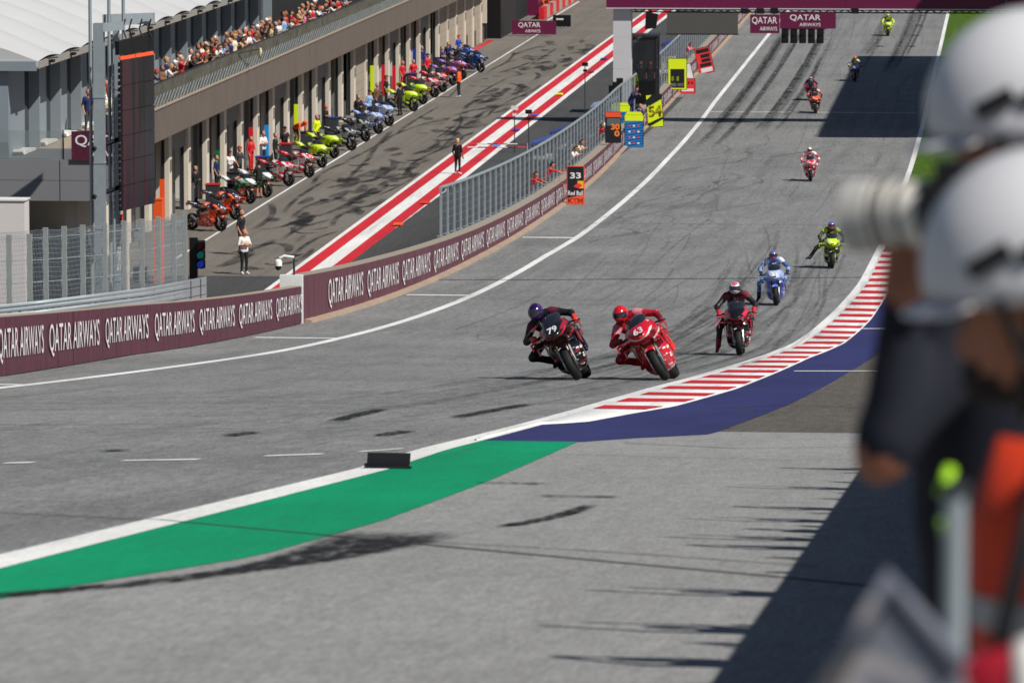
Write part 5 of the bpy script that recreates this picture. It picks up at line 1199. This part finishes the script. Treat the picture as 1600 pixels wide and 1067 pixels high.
mb = MB(); mb.prism([scr_pt(-.02,zt_+.02,-.02), scr_pt(1.02,zt_+.02,-.02), scr_pt(1.02,zt_+.14,-.06), scr_pt(-.02,zt_+.14,-.06)], Vector(scr_pt(0,0,-.08))-Vector(scr_pt(0,0,0))); mb.build('orange_strip', M('orange_strip', (236,84,40), .6, var=.35, scale=9), t)
mb = MB(); mb.prism([scr_pt(-.02,zt_+.2,-.1), scr_pt(.9,zt_+.2,-.1), scr_pt(.9,zt_+.8,-.1), scr_pt(-.02,zt_+.7,-.1)], Vector(scr_pt(0,0,-.15))-Vector(scr_pt(0,0,0))); mb.build('rigging', black_pl, t)
# ================================================================== far end of the pit lane
def stand_sign(px0, py0, px1, py1, mat, lab, txt=True, nm='barrier_sign'):
    g_ = P((px0+px1)/2, py1+3); Y = g_[1]; a = atY(px0, py1, Y); b = atY(px1, py0, Y)
    t = thing(nm, (g_[0], Y, 0), lab, 'sign'); mb = MB(); mb.bb(a[0], b[0], Y-.06, Y, max(.12, a[2]), b[2]); mb.build('board', mat, t)
    for q in range(4):
        x = a[0]+.2+(b[0]-a[0]-.4)*q/3; mb = MB(); mb.bb(x-.03, x+.03, Y, Y+.06, 0, b[2]-.02); mb.bb(x-.03, x+.03, Y-.5, Y+.5, 0, .04); mb.build('leg', steel, t)
    return t, a, b, Y
t, a, b, Y = stand_sign(800, 33, 869, 54, M('maroon_gantry', (104,26,66)), 'maroon airline barrier sign at the far end of the pit lane')
sign_text(t, a[0]+.35, b[0]-1.0, max(.12, a[2]), b[2], Y-.07)
t, a, b, Y = stand_sign(864, 24, 892, 42, black_pl, 'small black barrier sign behind the maroon one', nm='barrier_sign')
MB().bb(a[0]+.25, a[0]+.8, Y-.075, Y-.065, a[2]+.5, a[2]+.62).build('logo_band', letter_white, t)
g_ = P(832, 33); t = thing('maroon_tower', (g_[0], g_[1]+8, 0), 'tall maroon advertising tower at the end of the pit building', 'tower')
a = atY(823, 30, g_[1]+8); b = atY(841, -30, g_[1]+8); mb = MB(); mb.bb(a[0], b[0], g_[1]+8, g_[1]+10.5, 0, b[2]); mb.build('body', M('maroon_gantry', (104,26,66)), t)
mb = MB(); mb.bb(a[0]-.03, b[0]+.03, g_[1]+7.97, g_[1]+10.53, b[2]+.002, b[2]+.08); mb.build('cap', black_pl, t)
text_plane('QATAR', (a[0]+.15, g_[1]+7.98, 1.6), (b[0]-a[0]-.3,0,0), (0,0,.35), 'lettering', letter_white, t)
fe = thing('pit_entry_hall', (-46, 411, 0), 'dark hall with pale columns beyond the last garage', 'building')
mb = MB(); mb.bb(-56, -38.6, 411, 470, 0, 9); mb.build('body', M('dark_hall', (28,28,30), .8), fe)
for k in range(7): mb = MB(); mb.bb(-44.6+k*.95, -44.2+k*.95, 410.3, 410.8, 1.2, 9); mb.build('column', concrete_l, fe)
mb = MB(); mb.bb(-39.2, -37.6, 412, 424, 0, 3.2); mb.build('side_block', black_pl, fe)
fw_ = thing('far_barrier', (-33, 470, 0), 'low red and white barrier at the far pit entry', 'barrier')
for k in range(16): mb = MB(); mb.bb(-37.2, -36.8, 440+k*3, 442.9+k*3, 0, .9); mb.build('block', [red_paint, concrete][k % 2], fw_)
# ================================================================== pit boards held out over the wall
yel = M('board_yellow', (222,240,20), .55, var=.05); orb = M('board_orange', (240,84,40), .55, var=.05); redb = M('board_red', (232,52,56), .55, var=.05); blk = M('board_black', (24,26,32), .55); wht = M('board_white', (226,224,224), .55); blub = M('board_blue', (20,120,190), .55); neo = M('digits_orange', (250,130,40), .5); dkb = M('board_blue_dark', (16,60,110), .5)
def pit_board(px0, py0, px1, py1, face, lab, extra=None, frame=None, tilt=0.0, dx=.55):
    pxm = (px0+px1)/2; Y = wall_y_at(pxm, [(a, b+dx) for a, b in WALLX]); a = atY(px0, py1, Y); b = atY(px1, py0, Y)
    w_, h_ = b[0]-a[0], b[2]-a[2]; z0 = max(a[2], zt(Y)+.02); loc = (a[0]+w_/2, Y, z0)
    t = empty('pit_board', loc, 0, lab, 'sign', 'pit boards'); t.rotation_euler = (0, tilt, .06)
    mb = MB(); mb.bb(-w_/2, w_/2, 0, .03, 0, h_); mb.build('panel', face, t)
    mb = MB()
    for (p, q) in (((-w_/2,0),(w_/2,0)),((w_/2,0),(w_/2,h_)),((w_/2,h_),(-w_/2,h_)),((-w_/2,h_),(-w_/2,0))): mb.tube([(p[0],.015,p[1]),(q[0],.015,q[1])], .022, 5)
    mb.build('frame', frame or black_pl, t)
    mb = MB(); mb.tube([(-w_/2,.02,h_*.86),(-w_/2-.30,.1,h_*.95),(-w_/2-.34,.1,h_*.6),(-w_/2,.02,h_*.45)], .018, 5); mb.build('handle', frame or black_pl, t)
    return t, w_, h_
def rct(t, w_, h_, u0, v0, u1, v1, m, nm='number_plate', y=-.006):
    mb = MB(); mb.bb(-w_/2+w_*u0, -w_/2+w_*u1, y, y+.005, h_*v0, h_*v1); return mb.build(nm, m, t)
def btx(t, w_, h_, s, u0, v0, u1, v1, m, b=.02): text_plane(s, (-w_/2+w_*u0, -.009, h_*v0), (w_*(u1-u0),0,0), (0,0,h_*(v1-v0)), 'lettering', m, t, b)
t, w_, h_ = pit_board(886, 273, 912.5, 332, blk, 'black and orange pit board showing 33, nearest to the camera', frame=orb)
btx(t, w_, h_, '33', .18, .68, .82, .84, letter_white, .03); btx(t, w_, h_, 'Red Bull', .06, .24, .94, .36, letter_white)
rct(t, w_, h_, .62, .42, .97, .62, M('bull_yellow', (245,180,40), .5), 'emblem'); mb = MB(); mb.prism([(-w_*.1,-.008,h_*.46),(w_*.2,-.008,h_*.42),(w_*.42,-.008,h_*.5),(w_*.2,-.008,h_*.56),(-w_*.02,-.008,h_*.52)], (0,-.003,0)); mb.build('emblem', redb, t)
mb = MB(); mb.prism([(-w_/2,-.006,0),(w_/2,-.006,0),(w_/2,-.006,h_*.26),(-w_/2,-.006,h_*.16)], (0,-.003,0)); mb.build('number_plate', orb, t); btx(t, w_, h_, 'KTM', .06, .03, .94, .16, blk, .03)
def blue_board(px0, py0, px1, py1, lab, dx=.5):
    t, w_, h_ = pit_board(px0, py0, px1, py1, blub, lab, dx=dx); rct(t, w_, h_, -.0, .82, 1.0, 1.0, yel); mb = MB(); mb.prism([(-w_/2,0,h_),(w_/2,0,h_),(w_*.36,0,h_*1.10),(-w_*.36,0,h_*1.10)], (0,.02,0)); mb.build('crown', yel, t)
    for k in range(9): 
        mb = MB(); v = .03+.083*k; mb.prism([(-w_/2,-.004,h_*v),(w_/2,-.004,h_*(v+.07)),(w_/2,-.004,h_*(v+.095)),(-w_/2,-.004,h_*(v+.025))], (0,-.003,0)); mb.build('stripe', dkb, t)
    for k in range(4):
        for c in range(3): rct(t, w_, h_, .2+.24*c, .10+.18*k, .32+.24*c, .15+.18*k, redb if (c+k) % 2 else wht, 'peg_number', -.012)
blue_board(976, 203, 1005, 253, 'blue striped pit board with a yellow top, nearest of two')
blue_board(955, 166, 984, 216, 'blue striped pit board with a yellow top, leaning behind the wall', -.5)
t, w_, h_ = pit_board(1013, 168, 1037, 218, yel, 'yellow and black pit board showing 54', tilt=-.08)
for (p) in ([(-.5,.62),(.5,.85),(.5,1),(-.1,1),(-.5,.85)], [(-.5,.0),(.5,.22),(.5,.3),(-.5,.12)]):
    mb = MB(); mb.prism([(w_*u,-.006,h_*v) for u, v in p], (0,-.003,0)); mb.build('black_slash', blk, t)
btx(t, w_, h_, '54', .08, .3, .95, .66, M('board_brown', (90,40,30), .5), .04); btx(t, w_, h_, '54', .05, .32, .90, .68, M('digit_yellow', (226,236,40), .5), .02)
t, w_, h_ = pit_board(946, 176, 970, 223, blk, 'black pit board with glowing orange digits under a red header', frame=black_pl, dx=.25)
rct(t, w_, h_, 0, .84, 1, 1, orb); rct(t, w_, h_, .1, .56, .98, .80, M('grey_gap', (90,96,98), .6)); btx(t, w_, h_, '30', .36, .42, .92, .62, neo, .04); btx(t, w_, h_, '0', .58, .20, .92, .40, neo, .04)
t, w_, h_ = pit_board(1044, 92, 1073, 140, yel, 'yellow pit board with black panel, above the red one', dx=.3); rct(t, w_, h_, .12, .05, .88, .66, blk); rct(t, w_, h_, .18, .1, .44, .2, wht); rct(t, w_, h_, .52, .1, .86, .2, wht); rct(t, w_, h_, .18, .28, .3, .42, yel); rct(t, w_, h_, .46, .28, .58, .42, yel)
t, w_, h_ = pit_board(1034, 92, 1058, 135, wht, 'white pit board with red scribble behind the yellow one', dx=-1.1); rct(t, w_, h_, .1, .3, .45, .55, redb, 'emblem')
t, w_, h_ = pit_board(1063, 138, 1086, 161, redb, 'small bright red pit board low beside the wall', dx=.6); rct(t, w_, h_, .1, .14, .9, .32, letter_white, 'logo_band'); [rct(t, w_, h_, .1+.22*c, .62, .2+.22*c, .8, blk, 'peg_number') for c in range(4)]
t, w_, h_ = pit_board(1093, 84, 1117, 124, redb, 'red pit board with white lettering tilted over the track, farthest away', tilt=-.22, dx=.7); rct(t, w_, h_, .08, .80, .92, .95, blk); rct(t, w_, h_, .3, .6, .9, .74, blk); rct(t, w_, h_, .3, .43, .9, .56, blk); rct(t, w_, h_, .15, .25, .9, .39, blk); rct(t, w_, h_, .15, .04, .9, .2, wht)
t, w_, h_ = pit_board(1072, 105, 1086, 135, wht, 'grey and white pit board between the yellow and red ones', tilt=-.25, dx=.2)
# crew leaning over the wall
def wallp(kd, px, lab, top, hair='dark', rz=0.0, off=-.45, dz=-.35, tr_='darkgrey', sc_=1.0):
    Y = wall_y_at(px, [(a, b+off) for a, b in WALLX]); return person(kd, (lerp_poly(WALLX, Y)+off, Y, wt(Y)+dz), rz, lab, top, tr_, hair, None, 0, None, sc_)
wallp('reach', 831, 'crew member in red reaching over the pit wall near the fence start', 'red', 'dark', -.5, -.55, -.75)
wallp('reach', 856, 'crew member in red and black holding out the 33 board', 'red', 'black', .4, -.55, -.75)
wallp('lean', 894, 'crew member in a white shirt leaning over the wall', 'white', 'dark', -.4, -.5, -.7)
wallp('lean', 903, 'crew member with dark hair beside the one in white', 'beige', 'black', -.3, -.5, -.6)
wallp('reach', 936, 'crew member in red leaning over the wall behind the orange digit board', 'red', 'brown', -.6, -.5, -.6)
wallp('lean_long', 944, 'crew member in white with a beard by the orange digit board', 'white', 'brown', -.4, -.45, -.5)
wallp('lean_long', 990, 'crew member in a navy jacket leaning far over the wall', 'navy', 'black', -.7, -.1, .0, 'navy', 1.05)
wallp('stand', 1000, 'crew member in navy trousers beside the jacket wearer', 'navy', 'dark', -.7, .2, -1.0, 'navy', 1.0)
wallp('lean', 1075, 'crew member in pink by the far pit boards', 'pink', 'dark', -.4, -.4, -.5)
wallp('stand', 1026, 'marshal in a yellow vest beside the starter cabin', 'yellow', 'dark', -.6, -.8, -.3)
pitp('stand', 990, 158, -1.2, 'marshal in a yellow vest behind the gantry column', 'yellow', 'navy', 'dark', 1.0, 1.2)
for (px, py, lab) in ((1001, 122, 'dark silhouette of an official inside the starter cabin'), (1016, 124, 'second official standing in the starter cabin')):
    g_ = atY(px, py, 330.3); person('stand', (g_[0], 330.3, 1.3), -1.4, lab, 'black', 'black', 'black')
# timing stands and small markers along the pit lane line
for (px, py, c, lab) in ((881,199,(60,70,130),'blue and white timing stand canopy behind the fence, nearer one'),(852,216,(70,90,160),'low blue timing stand behind the fence'),(935,180,(40,150,200),'turquoise timing stand behind the fence'),(945,158,(150,160,200),'pale timing stand beside the gantry column'),(1037,78,(110,70,170),'purple timing stand beyond the cabin'),(1050,64,(40,60,150),'blue timing stand beyond the cabin')):
    g_ = P(px, py, 2.2); t = thing('timing_stand', (g_[0], g_[1], 0), lab, 'stand', 'team timing stands'); x, y = g_[0], g_[1]
    mb = MB(); mb.prism([(x-.7,y-1.0,1.9),(x+.7,y-1.0,2.3),(x+.7,y+1.2,2.35),(x-.7,y+1.2,1.95)], (0,0,.07)); mb.build('canopy', M('canopy_%d' % px, c, .45), t)
    mb = MB(); mb.bb(x-.5, x+.5, y-.9, y+1.1, gz(x,y)+.75, gz(x,y)+.9); mb.build('desk', wht, t)
    for (sx, sy) in ((-.55,-.9),(.55,-.9),(-.55,1.1),(.55,1.1)): mb = MB(); mb.tube([(x+sx,y+sy,gz(x,y)-.2),(x+sx,y+sy,2.05)], .03, 5); mb.build('leg', steel_dark, t)
for (px, py, c, lab) in ((775,231,(70,150,220),'small blue team marker on the pit lane line, nearer than the purple'),(806,206,(90,60,150),'small purple team marker on the pit lane line'),(835,183,(80,90,180),'small violet team marker on the pit lane line'),(874,150,(226,220,30),'small yellow team marker on the pit lane line'),(943,95,(40,40,110),'small navy team marker on the pit lane line'),(923,115,(110,50,80),'small wine red team marker on the pit lane line'),(622,354,(238,96,40),'small orange team marker on the pit lane line, nearest'),(664,320,(214,60,40),'small red team marker on the pit lane line')):
    g_ = P(px, py); t = thing('team_marker', g_, lab, 'marker', 'team markers on the pit lane line'); mm = M('marker_%d' % px, c, .5)
    mb = MB(); mb.add([(g_[0]-.2,g_[1]-.25,.06),(g_[0]+.22,g_[1]-.25,.06),(g_[0]+.22,g_[1]+.25,.12),(g_[0]-.2,g_[1]+.25,.12),(g_[0]-.2,g_[1]-.25,.10),(g_[0]+.22,g_[1]-.25,.10),(g_[0]+.22,g_[1]+.25,.16),(g_[0]-.2,g_[1]+.25,.16)],[(3,2,1,0),(4,5,6,7),(0,1,5,4),(1,2,6,5),(2,3,7,6),(3,0,4,7)]); mb.build('plate', mm, t)
    mb = MB(); mb.bb(g_[0]-.12, g_[0]+.12, g_[1]-.26, g_[1]-.22, .01, .09); mb.build('foot', black_pl, t)
g_ = P(722, 253); t = thing('pit_barrier_pole', (g_[0]+.3, g_[1], 0), 'red and white pole barrier held across the pit exit by the straw-hatted marshal', 'barrier')
for k in range(2):
    for q in range(6): mb = MB(); x = g_[0]+.3+q*.52; mb.tube([(x, g_[1]-.2, .95-.18*k), (x+.51, g_[1]-.2, .95-.18*k)], .035, 6); mb.build('pole_section', [redb, wht, M('pole_maroon', (120,40,60), .5)][(q+k) % 3], t)
mb = MB(); mb.tube([(g_[0]+3.4, g_[1]-.2, gz(g_[0]+3.4,g_[1])), (g_[0]+3.4, g_[1]-.2, 1.0)], .05, 6); mb.build('post', steel, t)
for (px, py, h_, lab) in ((804,240,1.5,'white antenna mast with lamps behind the fence'),(914,185,2.2,'thin black aerial rising behind the fence'),(826,240,1.3,'short black aerial behind the fence')):
    g_ = P(px, py); t = thing('aerial', g_, lab, 'aerial'); mb = MB(); mb.tube([(g_[0],g_[1],gz(g_[0],g_[1])),(g_[0],g_[1],h_+1)], .03, 6); mb.build('mast', steel_dark, t)
    mb = MB(); mb.box((g_[0],g_[1],h_+.9), (.35,.1,.22)); mb.box((g_[0],g_[1],h_+.55), (.22,.1,.14)); mb.build('head', wht if px == 804 else black_pl, t)
# loudspeaker stack by the column
g_ = P(965, 160); t = thing('loudspeaker_stack', (g_[0], g_[1], 0), 'stack of black cabinets at the foot of the gantry column', 'loudspeaker')
for (px0, px1, py0) in ((951,957,134),(957,963,129),(963,973,123)):
    a = atY(px0, py0, 316); b = atY(px1, py0, 316); mb = MB(); mb.bb(a[0], b[0]-.01, 316, 316.5, 0, a[2]); mb.build('cabinet', black_pl, t)
# folded metal plate standing on the edge of the green band
g_ = G(607, 734); t = empty('marker_plate', g_, -.02, 'dark folded metal plate lying on the edge of the green band', 'plate'); t.rotation_euler = (-math.atan(.1), 0, -.03)
pm_ = M('plate_dark', (52,52,56), .38, .75, var=.2)
mb = MB(); rg = [];
for (y_, z_) in ((-.10,.0),(-.08,.035),(-.01,.055),(.0,.09),(.03,.15)): rg.append((y_, z_))
vs = [(x, y_, z_) for (y_, z_) in rg for x in (-.195, .195)]; vs2 = [(x, y_+.012, z_+.004) for (y_, z_) in rg for x in (-.195, .195)]
n = len(vs); fs = []
for i in range(len(rg)-1): fs += [(2*i,2*i+1,2*i+3,2*i+2), (n+2*i+2,n+2*i+3,n+2*i+1,n+2*i), (2*i,2*i+2,n+2*i+2,n+2*i), (2*i+1,n+2*i+1,n+2*i+3,2*i+3)]
fs += [(n-2,n-1,2*n-1,2*n-2)]; mb.add(vs+vs2, fs); mb.build('folded_sheet', pm_, t)
mb = MB(); mb.box((-.2,-.03,.03), (.012,.14,.06)); mb.box((.205,-.05,.02), (.012,.10,.04)); mb.build('end_tab', pm_, t)
# ================================================================== right foreground: photographers, their barrier, spectators out of frame
KX = math.cos(SUN_AZ)/math.tan(SUN_EL)
hw_ = 1.9; XW = -1.12+hw_*KX
def xw(Y): return XW-.0075*(Y-20)
hd_ = thing('spectator_hoarding', (XW, 11, zt(11)), 'high hoarding along the spectator bank whose shadow falls on the run-off', 'hoarding')
for k in range(20):
    Y = 10.5+k*2.4; mb = MB(); z0, z1 = zt(Y), zt(Y+2.39)
    a, b = xw(Y), xw(Y+2.39); mb.add([(a,Y,z0),(b,Y+2.39,z1),(b,Y+2.39,z1+hw_),(a,Y,z0+hw_),(a+.06,Y,z0),(b+.06,Y+2.39,z1),(b+.06,Y+2.39,z1+hw_),(a+.06,Y,z0+hw_)],[(3,2,1,0),(4,5,6,7),(0,1,5,4),(1,2,6,5),(2,3,7,6),(3,0,4,7)]); mb.build('panel', maroon, hd_)
bk = thing('spectator_step', (XW+.8, 10.5, zt(10)), 'concrete spectator step behind the hoarding', 'step')
mb = MB(); rings = []
for j in range(22): Y = 10.5+j*2.4; rings.append([(xw(Y)+.10,Y,zt(Y)-.1),(XW+2.5,Y,zt(Y)-.1),(XW+2.5,Y,zt(Y)+.8),(xw(Y)+.10,Y,zt(Y)+.8)])
mb.rings(rings); mb.build('tread', concrete, bk); mb = MB(); mb.tube([(XW+2.45,Y,zt(Y)+1.8) for Y in (10.5,30,55)], .03, 5); mb.build('rail', steel, bk)
for k, (Y, kd, t_) in enumerate(((22.3,'phone','red'),(24.7,'arm_up','blue'),(28.0,'arm_up','black'),(33.6,'phone','white'),(34.9,'arm_up','grey'),(36.3,'stand','orange'),(38.0,'arm_up','navy'),(40.4,'phone','black'),(45.0,'arm_up','green'),(50.5,'phone','beige'))):
    person(kd, (xw(Y)+.30, Y, zt(Y)+.8), math.pi-.3, 'spectator in %s, %s along the hoarding, seen only by the shadow' % (t_, ords[k]), t_, 'darkgrey', 'dark', None, 0, 'spectators behind the hoarding', 1.12)
for k in range(14):
    Y = 20.9+k*2.35+.5*math.sin(k*2.3); t_ = ['black','grey','white','navy','red','tan','green'][k % 7]
    person(['stand','cap','cross','lean'][k % 4], (xw(Y)+.40, Y, zt(Y)+.8), math.pi-.2, 'shorter %s-topped spectator, %s along the hoarding, showing only as a head shadow' % (t_, ords[k]), t_, 'darkgrey', 'dark', None, 0, 'shorter spectators behind the hoarding', .93+.03*math.sin(k*1.7))
helm_w = M('white_helmet', (204,204,208), .4, var=.05, coat=.2)
def safety_helmet(parent, loc, yaw, tilt=0.0):
    o = bpy.data.objects.new('helmet', None)
    mb = MB(); n = 28; rings = []
    for i in range(11):
        ph = (math.pi*.56)*i/10; q = max(.01, math.sin(ph)); z_ = math.cos(ph)
        rings.append([((.148+(.01 if math.cos(2*math.pi*j/n) > 0 else .006))*q*math.cos(2*math.pi*j/n), .122*q*math.sin(2*math.pi*j/n), .150*z_-(.012*abs(math.sin(2*math.pi*j/n)) if i > 7 else 0)) for j in range(n)])
    rings.append([(x*.93, y*.93, z+.004) for x, y, z in rings[-1]])
    mb.rings(rings[::-1], 0, False); sh = mb.build('helmet', helm_w, parent, True); sh.location = loc; sh.rotation_euler = (0, tilt, yaw)
    for s in (-1, 1):
        for (x_, z_, l_) in ((.055,.02,.06),(-.02,.035,.075),(-.09,.05,.05)):
            mb = MB(); mb.box((x_, s*.119, z_), (l_, .016, .024), rot=(0, .45, 0)); mb.build('vent', black_pl, sh)
        mb = MB(); mb.tube([(.05, s*.115, -.03), (.02, s*.10, -.12), (.04, s*.03, -.19)], .008, 5); mb.build('chin_strap', black_pl, sh)
    mb = MB(); rg = []
    for a in np.linspace(-1.0, 1.0, 12): rg.append([(.15*math.cos(a)+d, .122*math.sin(a), z_) for d, z_ in ((0,-.03),(.035,-.045),(.035,-.05),(0,-.04))])
    mb.rings(rg); mb.build('brim', helm_w, sh, True)
    return sh
# nearer photographer: orange bib, arms at his sides, facing the track (-X)
Y2 = 7.2; hd = atY(1630, 468, Y2); g0 = zt(Y2); hh = hd[2]-g0
pj = pose(pelvis=(-.12,0,hh-.69), waist=(-.11,0,hh-.53), chest=(-.08,0,hh-.32), neck=(-.05,0,hh-.16), head=(.0,0,hh), hipL=(-.12,.09,hh-.72), hipR=(-.12,-.09,hh-.72), kneL=(-.04,.11,.45), kneR=(-.06,-.11,.45), ankL=(-.1,.13,.09), ankR=(-.14,-.13,.09), toeL=(.06,.15,.045), toeR=(.02,-.15,.045),
          shL=(-.06,.19,hh-.22), shR=(-.06,-.19,hh-.22), elL=(-.14,.27,hh-.50), wrL=(-.04,.24,hh-.68), haL=(-.01,.22,hh-.74), elR=(-.08,-.27,hh-.50), wrR=(.06,-.2,hh-.62), haR=(.1,-.17,hh-.66))
ph2 = empty('photographer', (hd[0], Y2, g0), math.pi-.10, 'photographer in white helmet and orange bib, nearest at the right edge', 'person')
navy_sh = M('navy_jacket', (22,26,44), .9); bib = M('orange_bib', (206,56,22), .7, var=.1)
pp = person_prims(pj, 'long', fat=1.06, hair=True)
pp.append((V3((-.05,.04,hh-.0)), V3((-.04,.05,hh-.10)), .075, .06, 4)); pp.append((V3((.03,.0,hh-.09)), V3((.07,.0,hh-.10)), .05, .035, 4))
link('body', body_mesh('photographer_body', pp, [SKINS[2], navy_sh, M('jeans', (40,52,92), .9), SLOTS[3], HM['dark']], .014, .02), ph2)  # darker skin tone puts the shade under the helmet into the colour
safety_helmet(ph2, (-.0, 0, hh+.045), 0, .10)
mb = MB(); rg = []   # bib: shaped sheet round the chest and back
for (z_, rx_, ry_, cx_) in ((hh-.17,.10,.13,-.05),(hh-.28,.165,.215,-.075),(hh-.42,.175,.22,-.09),(hh-.56,.175,.215,-.11),(hh-.72,.185,.22,-.12)):
    rg.append([(cx_+rx_*math.cos(a), ry_*math.sin(a), z_) for a in np.linspace(.45, 4.5, 24)])
mb.rings(rg, 0, False, close=False); bb_ = mb.build('bib', bib, ph2, True); sm = bb_.modifiers.new('thickness', 'SOLIDIFY'); sm.thickness = .012
mb = MB(); mb.rings([[(cx_+(rx_+.016)*math.cos(a), (ry_+.016)*math.sin(a), z_) for a in np.linspace(.5, 4.4, 22)] for (z_, rx_, ry_, cx_) in ((hh-.36,.172,.218,-.085),(hh-.40,.175,.22,-.09))], 0, False, close=False); mb.build('reflective_strip', M('reflective_grey', (150,150,152), .4), ph2, True)
mb = MB(); mb.tube([(.10,.14,hh-.20),(.11,.16,hh-.23)], .008, 6); mb.tube([(.105,.17,hh-.26),(.095,.18,hh-.29)], .009, 6); mb.build('lanyard', M('neon_lanyard', (170,230,40), .6), ph2, True)
# farther photographer, taller in the picture, holding a white telephoto lens
Y1 = 8.3; hd = atY(1614, 220, Y1); g0 = zt(Y1)+.14; hh = hd[2]-g0
st_ = thing('photo_step', (hd[0]+.3, Y1, zt(Y1)), 'low concrete step under the farther photographer', 'step'); mb = MB(); mb.bb(hd[0]-.35, hd[0]+.9, Y1-.4, Y1+.5, zt(Y1)-.1, g0-.003); mb.build('tread', concrete, st_); mb = MB(); mb.bb(hd[0]-.37, hd[0]-.351, Y1-.4, Y1+.5, zt(Y1)-.1, g0-.003); mb.build('nosing', steel, st_)
pj = pose(pelvis=(.03,0,hh-.70), waist=(.05,0,hh-.54), chest=(.05,0,hh-.33), neck=(.0,0,hh-.16), head=(.0,0,hh), hipL=(.03,.09,hh-.73), hipR=(.03,-.09,hh-.73), kneL=(-.04,.11,.49), kneR=(-.06,-.11,.49), ankL=(-.1,.13,.09), ankR=(-.14,-.13,.09), toeL=(.06,.15,.045), toeR=(.02,-.15,.045),
          shL=(.05,.19,hh-.22), shR=(.05,-.19,hh-.22), elL=(.20,.29,hh-.40), wrL=(.178,.31,hh-.19), haL=(.172,.30,hh-.135), elR=(.16,-.22,hh-.40), wrR=(.14,-.02,hh-.18), haR=(.13,.02,hh-.14))
ph1 = empty('photographer', (hd[0], Y1, g0), math.pi+.0, 'taller photographer in white helmet behind, holding a white telephoto lens', 'person')
pp = person_prims(pj, 'long', fat=1.15, hair=True)
for s_ in (1,): pp.append((V3((.212,.29,hh-.435)), V3((.20,.29,hh-.41)), .036, .03, 0))
link('body', body_mesh('photographer_body', pp, [SKINS[2], M('blue_black_jacket', (20,24,38), .85), M('dark_trousers', (26,28,34), .9), SLOTS[3], HM['dark']], .014, .02), ph1)
safety_helmet(ph1, (0, 0, hh+.045), 0, .05)
Yl = Y1-.33; l0 = Vector(atY(1334, 338, Yl+.05)); l1 = Vector(atY(1452, 334, Yl)); ax_ = (l1-l0).normalized()
le = thing('telephoto_camera', l1, 'blurred white telephoto lens on a black camera held by the taller photographer', 'camera')
lw = M('lens_white', (222,218,208), .4, var=.04); lg = M('hood_grey', (70,70,72), .5)
mb = MB(); mb.tube([l0, l0+ax_*.035], [.052,.05], 20); mb.build('lens_hood', M('hood_pale', (176,174,170), .45), le, True, 40)
mb = MB(); mb.tube([l0+ax_*.036, l1], [.049,.046], 20); mb.build('lens_barrel', lw, le, True, 40)
for q_ in (.045, .06, .085): mb = MB(); mb.tube([l0+ax_*q_, l0+ax_*(q_+.006)], .0505, 20); mb.build('focus_ring', lg, le, True, 40)
mb = MB(); c_ = l1+ax_*.036; mb.box(c_+Vector((0,.01,-.005)), (.07,.13,.10)); mb.box(c_+Vector((0,0,.058)), (.05,.06,.03)); mb.build('camera_body', black_pl, le)
# crowd barrier with a pale cloth and the post beside it
Yb = 6.4; a = atY(1492, 770, Yb)
br = thing('barrier_post', (a[0], Yb, zt(Yb)), 'blurred grey metal fence post at the photographers feet', 'post')
mb = MB(); mb.tube([(a[0], Yb, zt(Yb)-.05), (a[0], Yb, a[2])], .014, 10); mb.build('tube', steel, br, True, 40); mb = MB(); mb.tube([(a[0], Yb, a[2]-.002), (a[0], Yb, a[2]+.012)], .018, 10); mb.build('cap', steel_dark, br)
Yc = 5.6; pts = [atY(x, y, Yc) for x, y in ((1392,905),(1500,1040),(1520,1110),(1270,1110))]
cl = thing('barrier_cloth', (pts[3][0], Yc, pts[3][2]-.5), 'blurred pale printed cloth over the barrier in the near right corner', 'cloth')
gcl = Nd('printed_cloth', .8, .2); gcl.color(gcl.mix(gcl.ramp(gcl.noise(gcl.vec((1,1,1)), 9, 2, .5, .5), .48, .56), lin((150,146,148)), lin((108,112,124))))
low = [(pts[2][0], Yc+.05, zt(Yc)), (pts[3][0]-.02, Yc+.05, zt(Yc))]
mb = MB(); mb.prism([pts[0], pts[1], pts[2], low[0], low[1], pts[3]][::-1], (0, .02, 0)); mb.build('sheet', gcl.m, cl)
mb = MB(); mb.tube([pts[3], pts[0], pts[1]], .012, 8); mb.build('hem', gcl.m, cl, True)

Yg = 6.0; a = Vector(atY(1560, 1060, Yg)); bg_ = thing('shoulder_bag', (a.x, Yg, zt(Yg)), 'blurred red and white bag in the lower right corner', 'bag')
mb = MB(); mb.loft([(-.045,0,0,.02,.025),(-.035,0,0,.035,.042),(.03,0,0,.04,.046),(.055,0,0,.035,.04),(.065,0,0,.02,.025)], 16, 0, 3); mb.v = [(a.x+x, Yg+y, a.z-.01+z+.25*x) for x, y, z in mb.v]; mb.build('pouch', M('bag_red', (170,24,44), .6), bg_, True)
mb = MB(); mb.loft([(.015,0,0,.042,.048),(.04,0,0,.042,.048)], 16, 0, 3); mb.v = [(a.x+x, Yg+y, a.z-.01+z+.25*x) for x, y, z in mb.v]; mb.build('white_band', M('bag_white', (206,204,200), .6), bg_, True)
mb = MB(); mb.tube([(a.x,Yg,a.z+.03),(a.x+.08,Yg+.3,a.z+.35),(a.x+.1,Yg+.8,a.z+.55)], .012, 6); mb.build('strap', black_pl, bg_, True)
mb = MB(); mb.tube([(a.x+.05,Yg+.05,zt(Yg)-.02),(a.x+.05,Yg+.05,a.z-.04)], .02, 6); mb.build('support_pole', steel_dark, bg_)
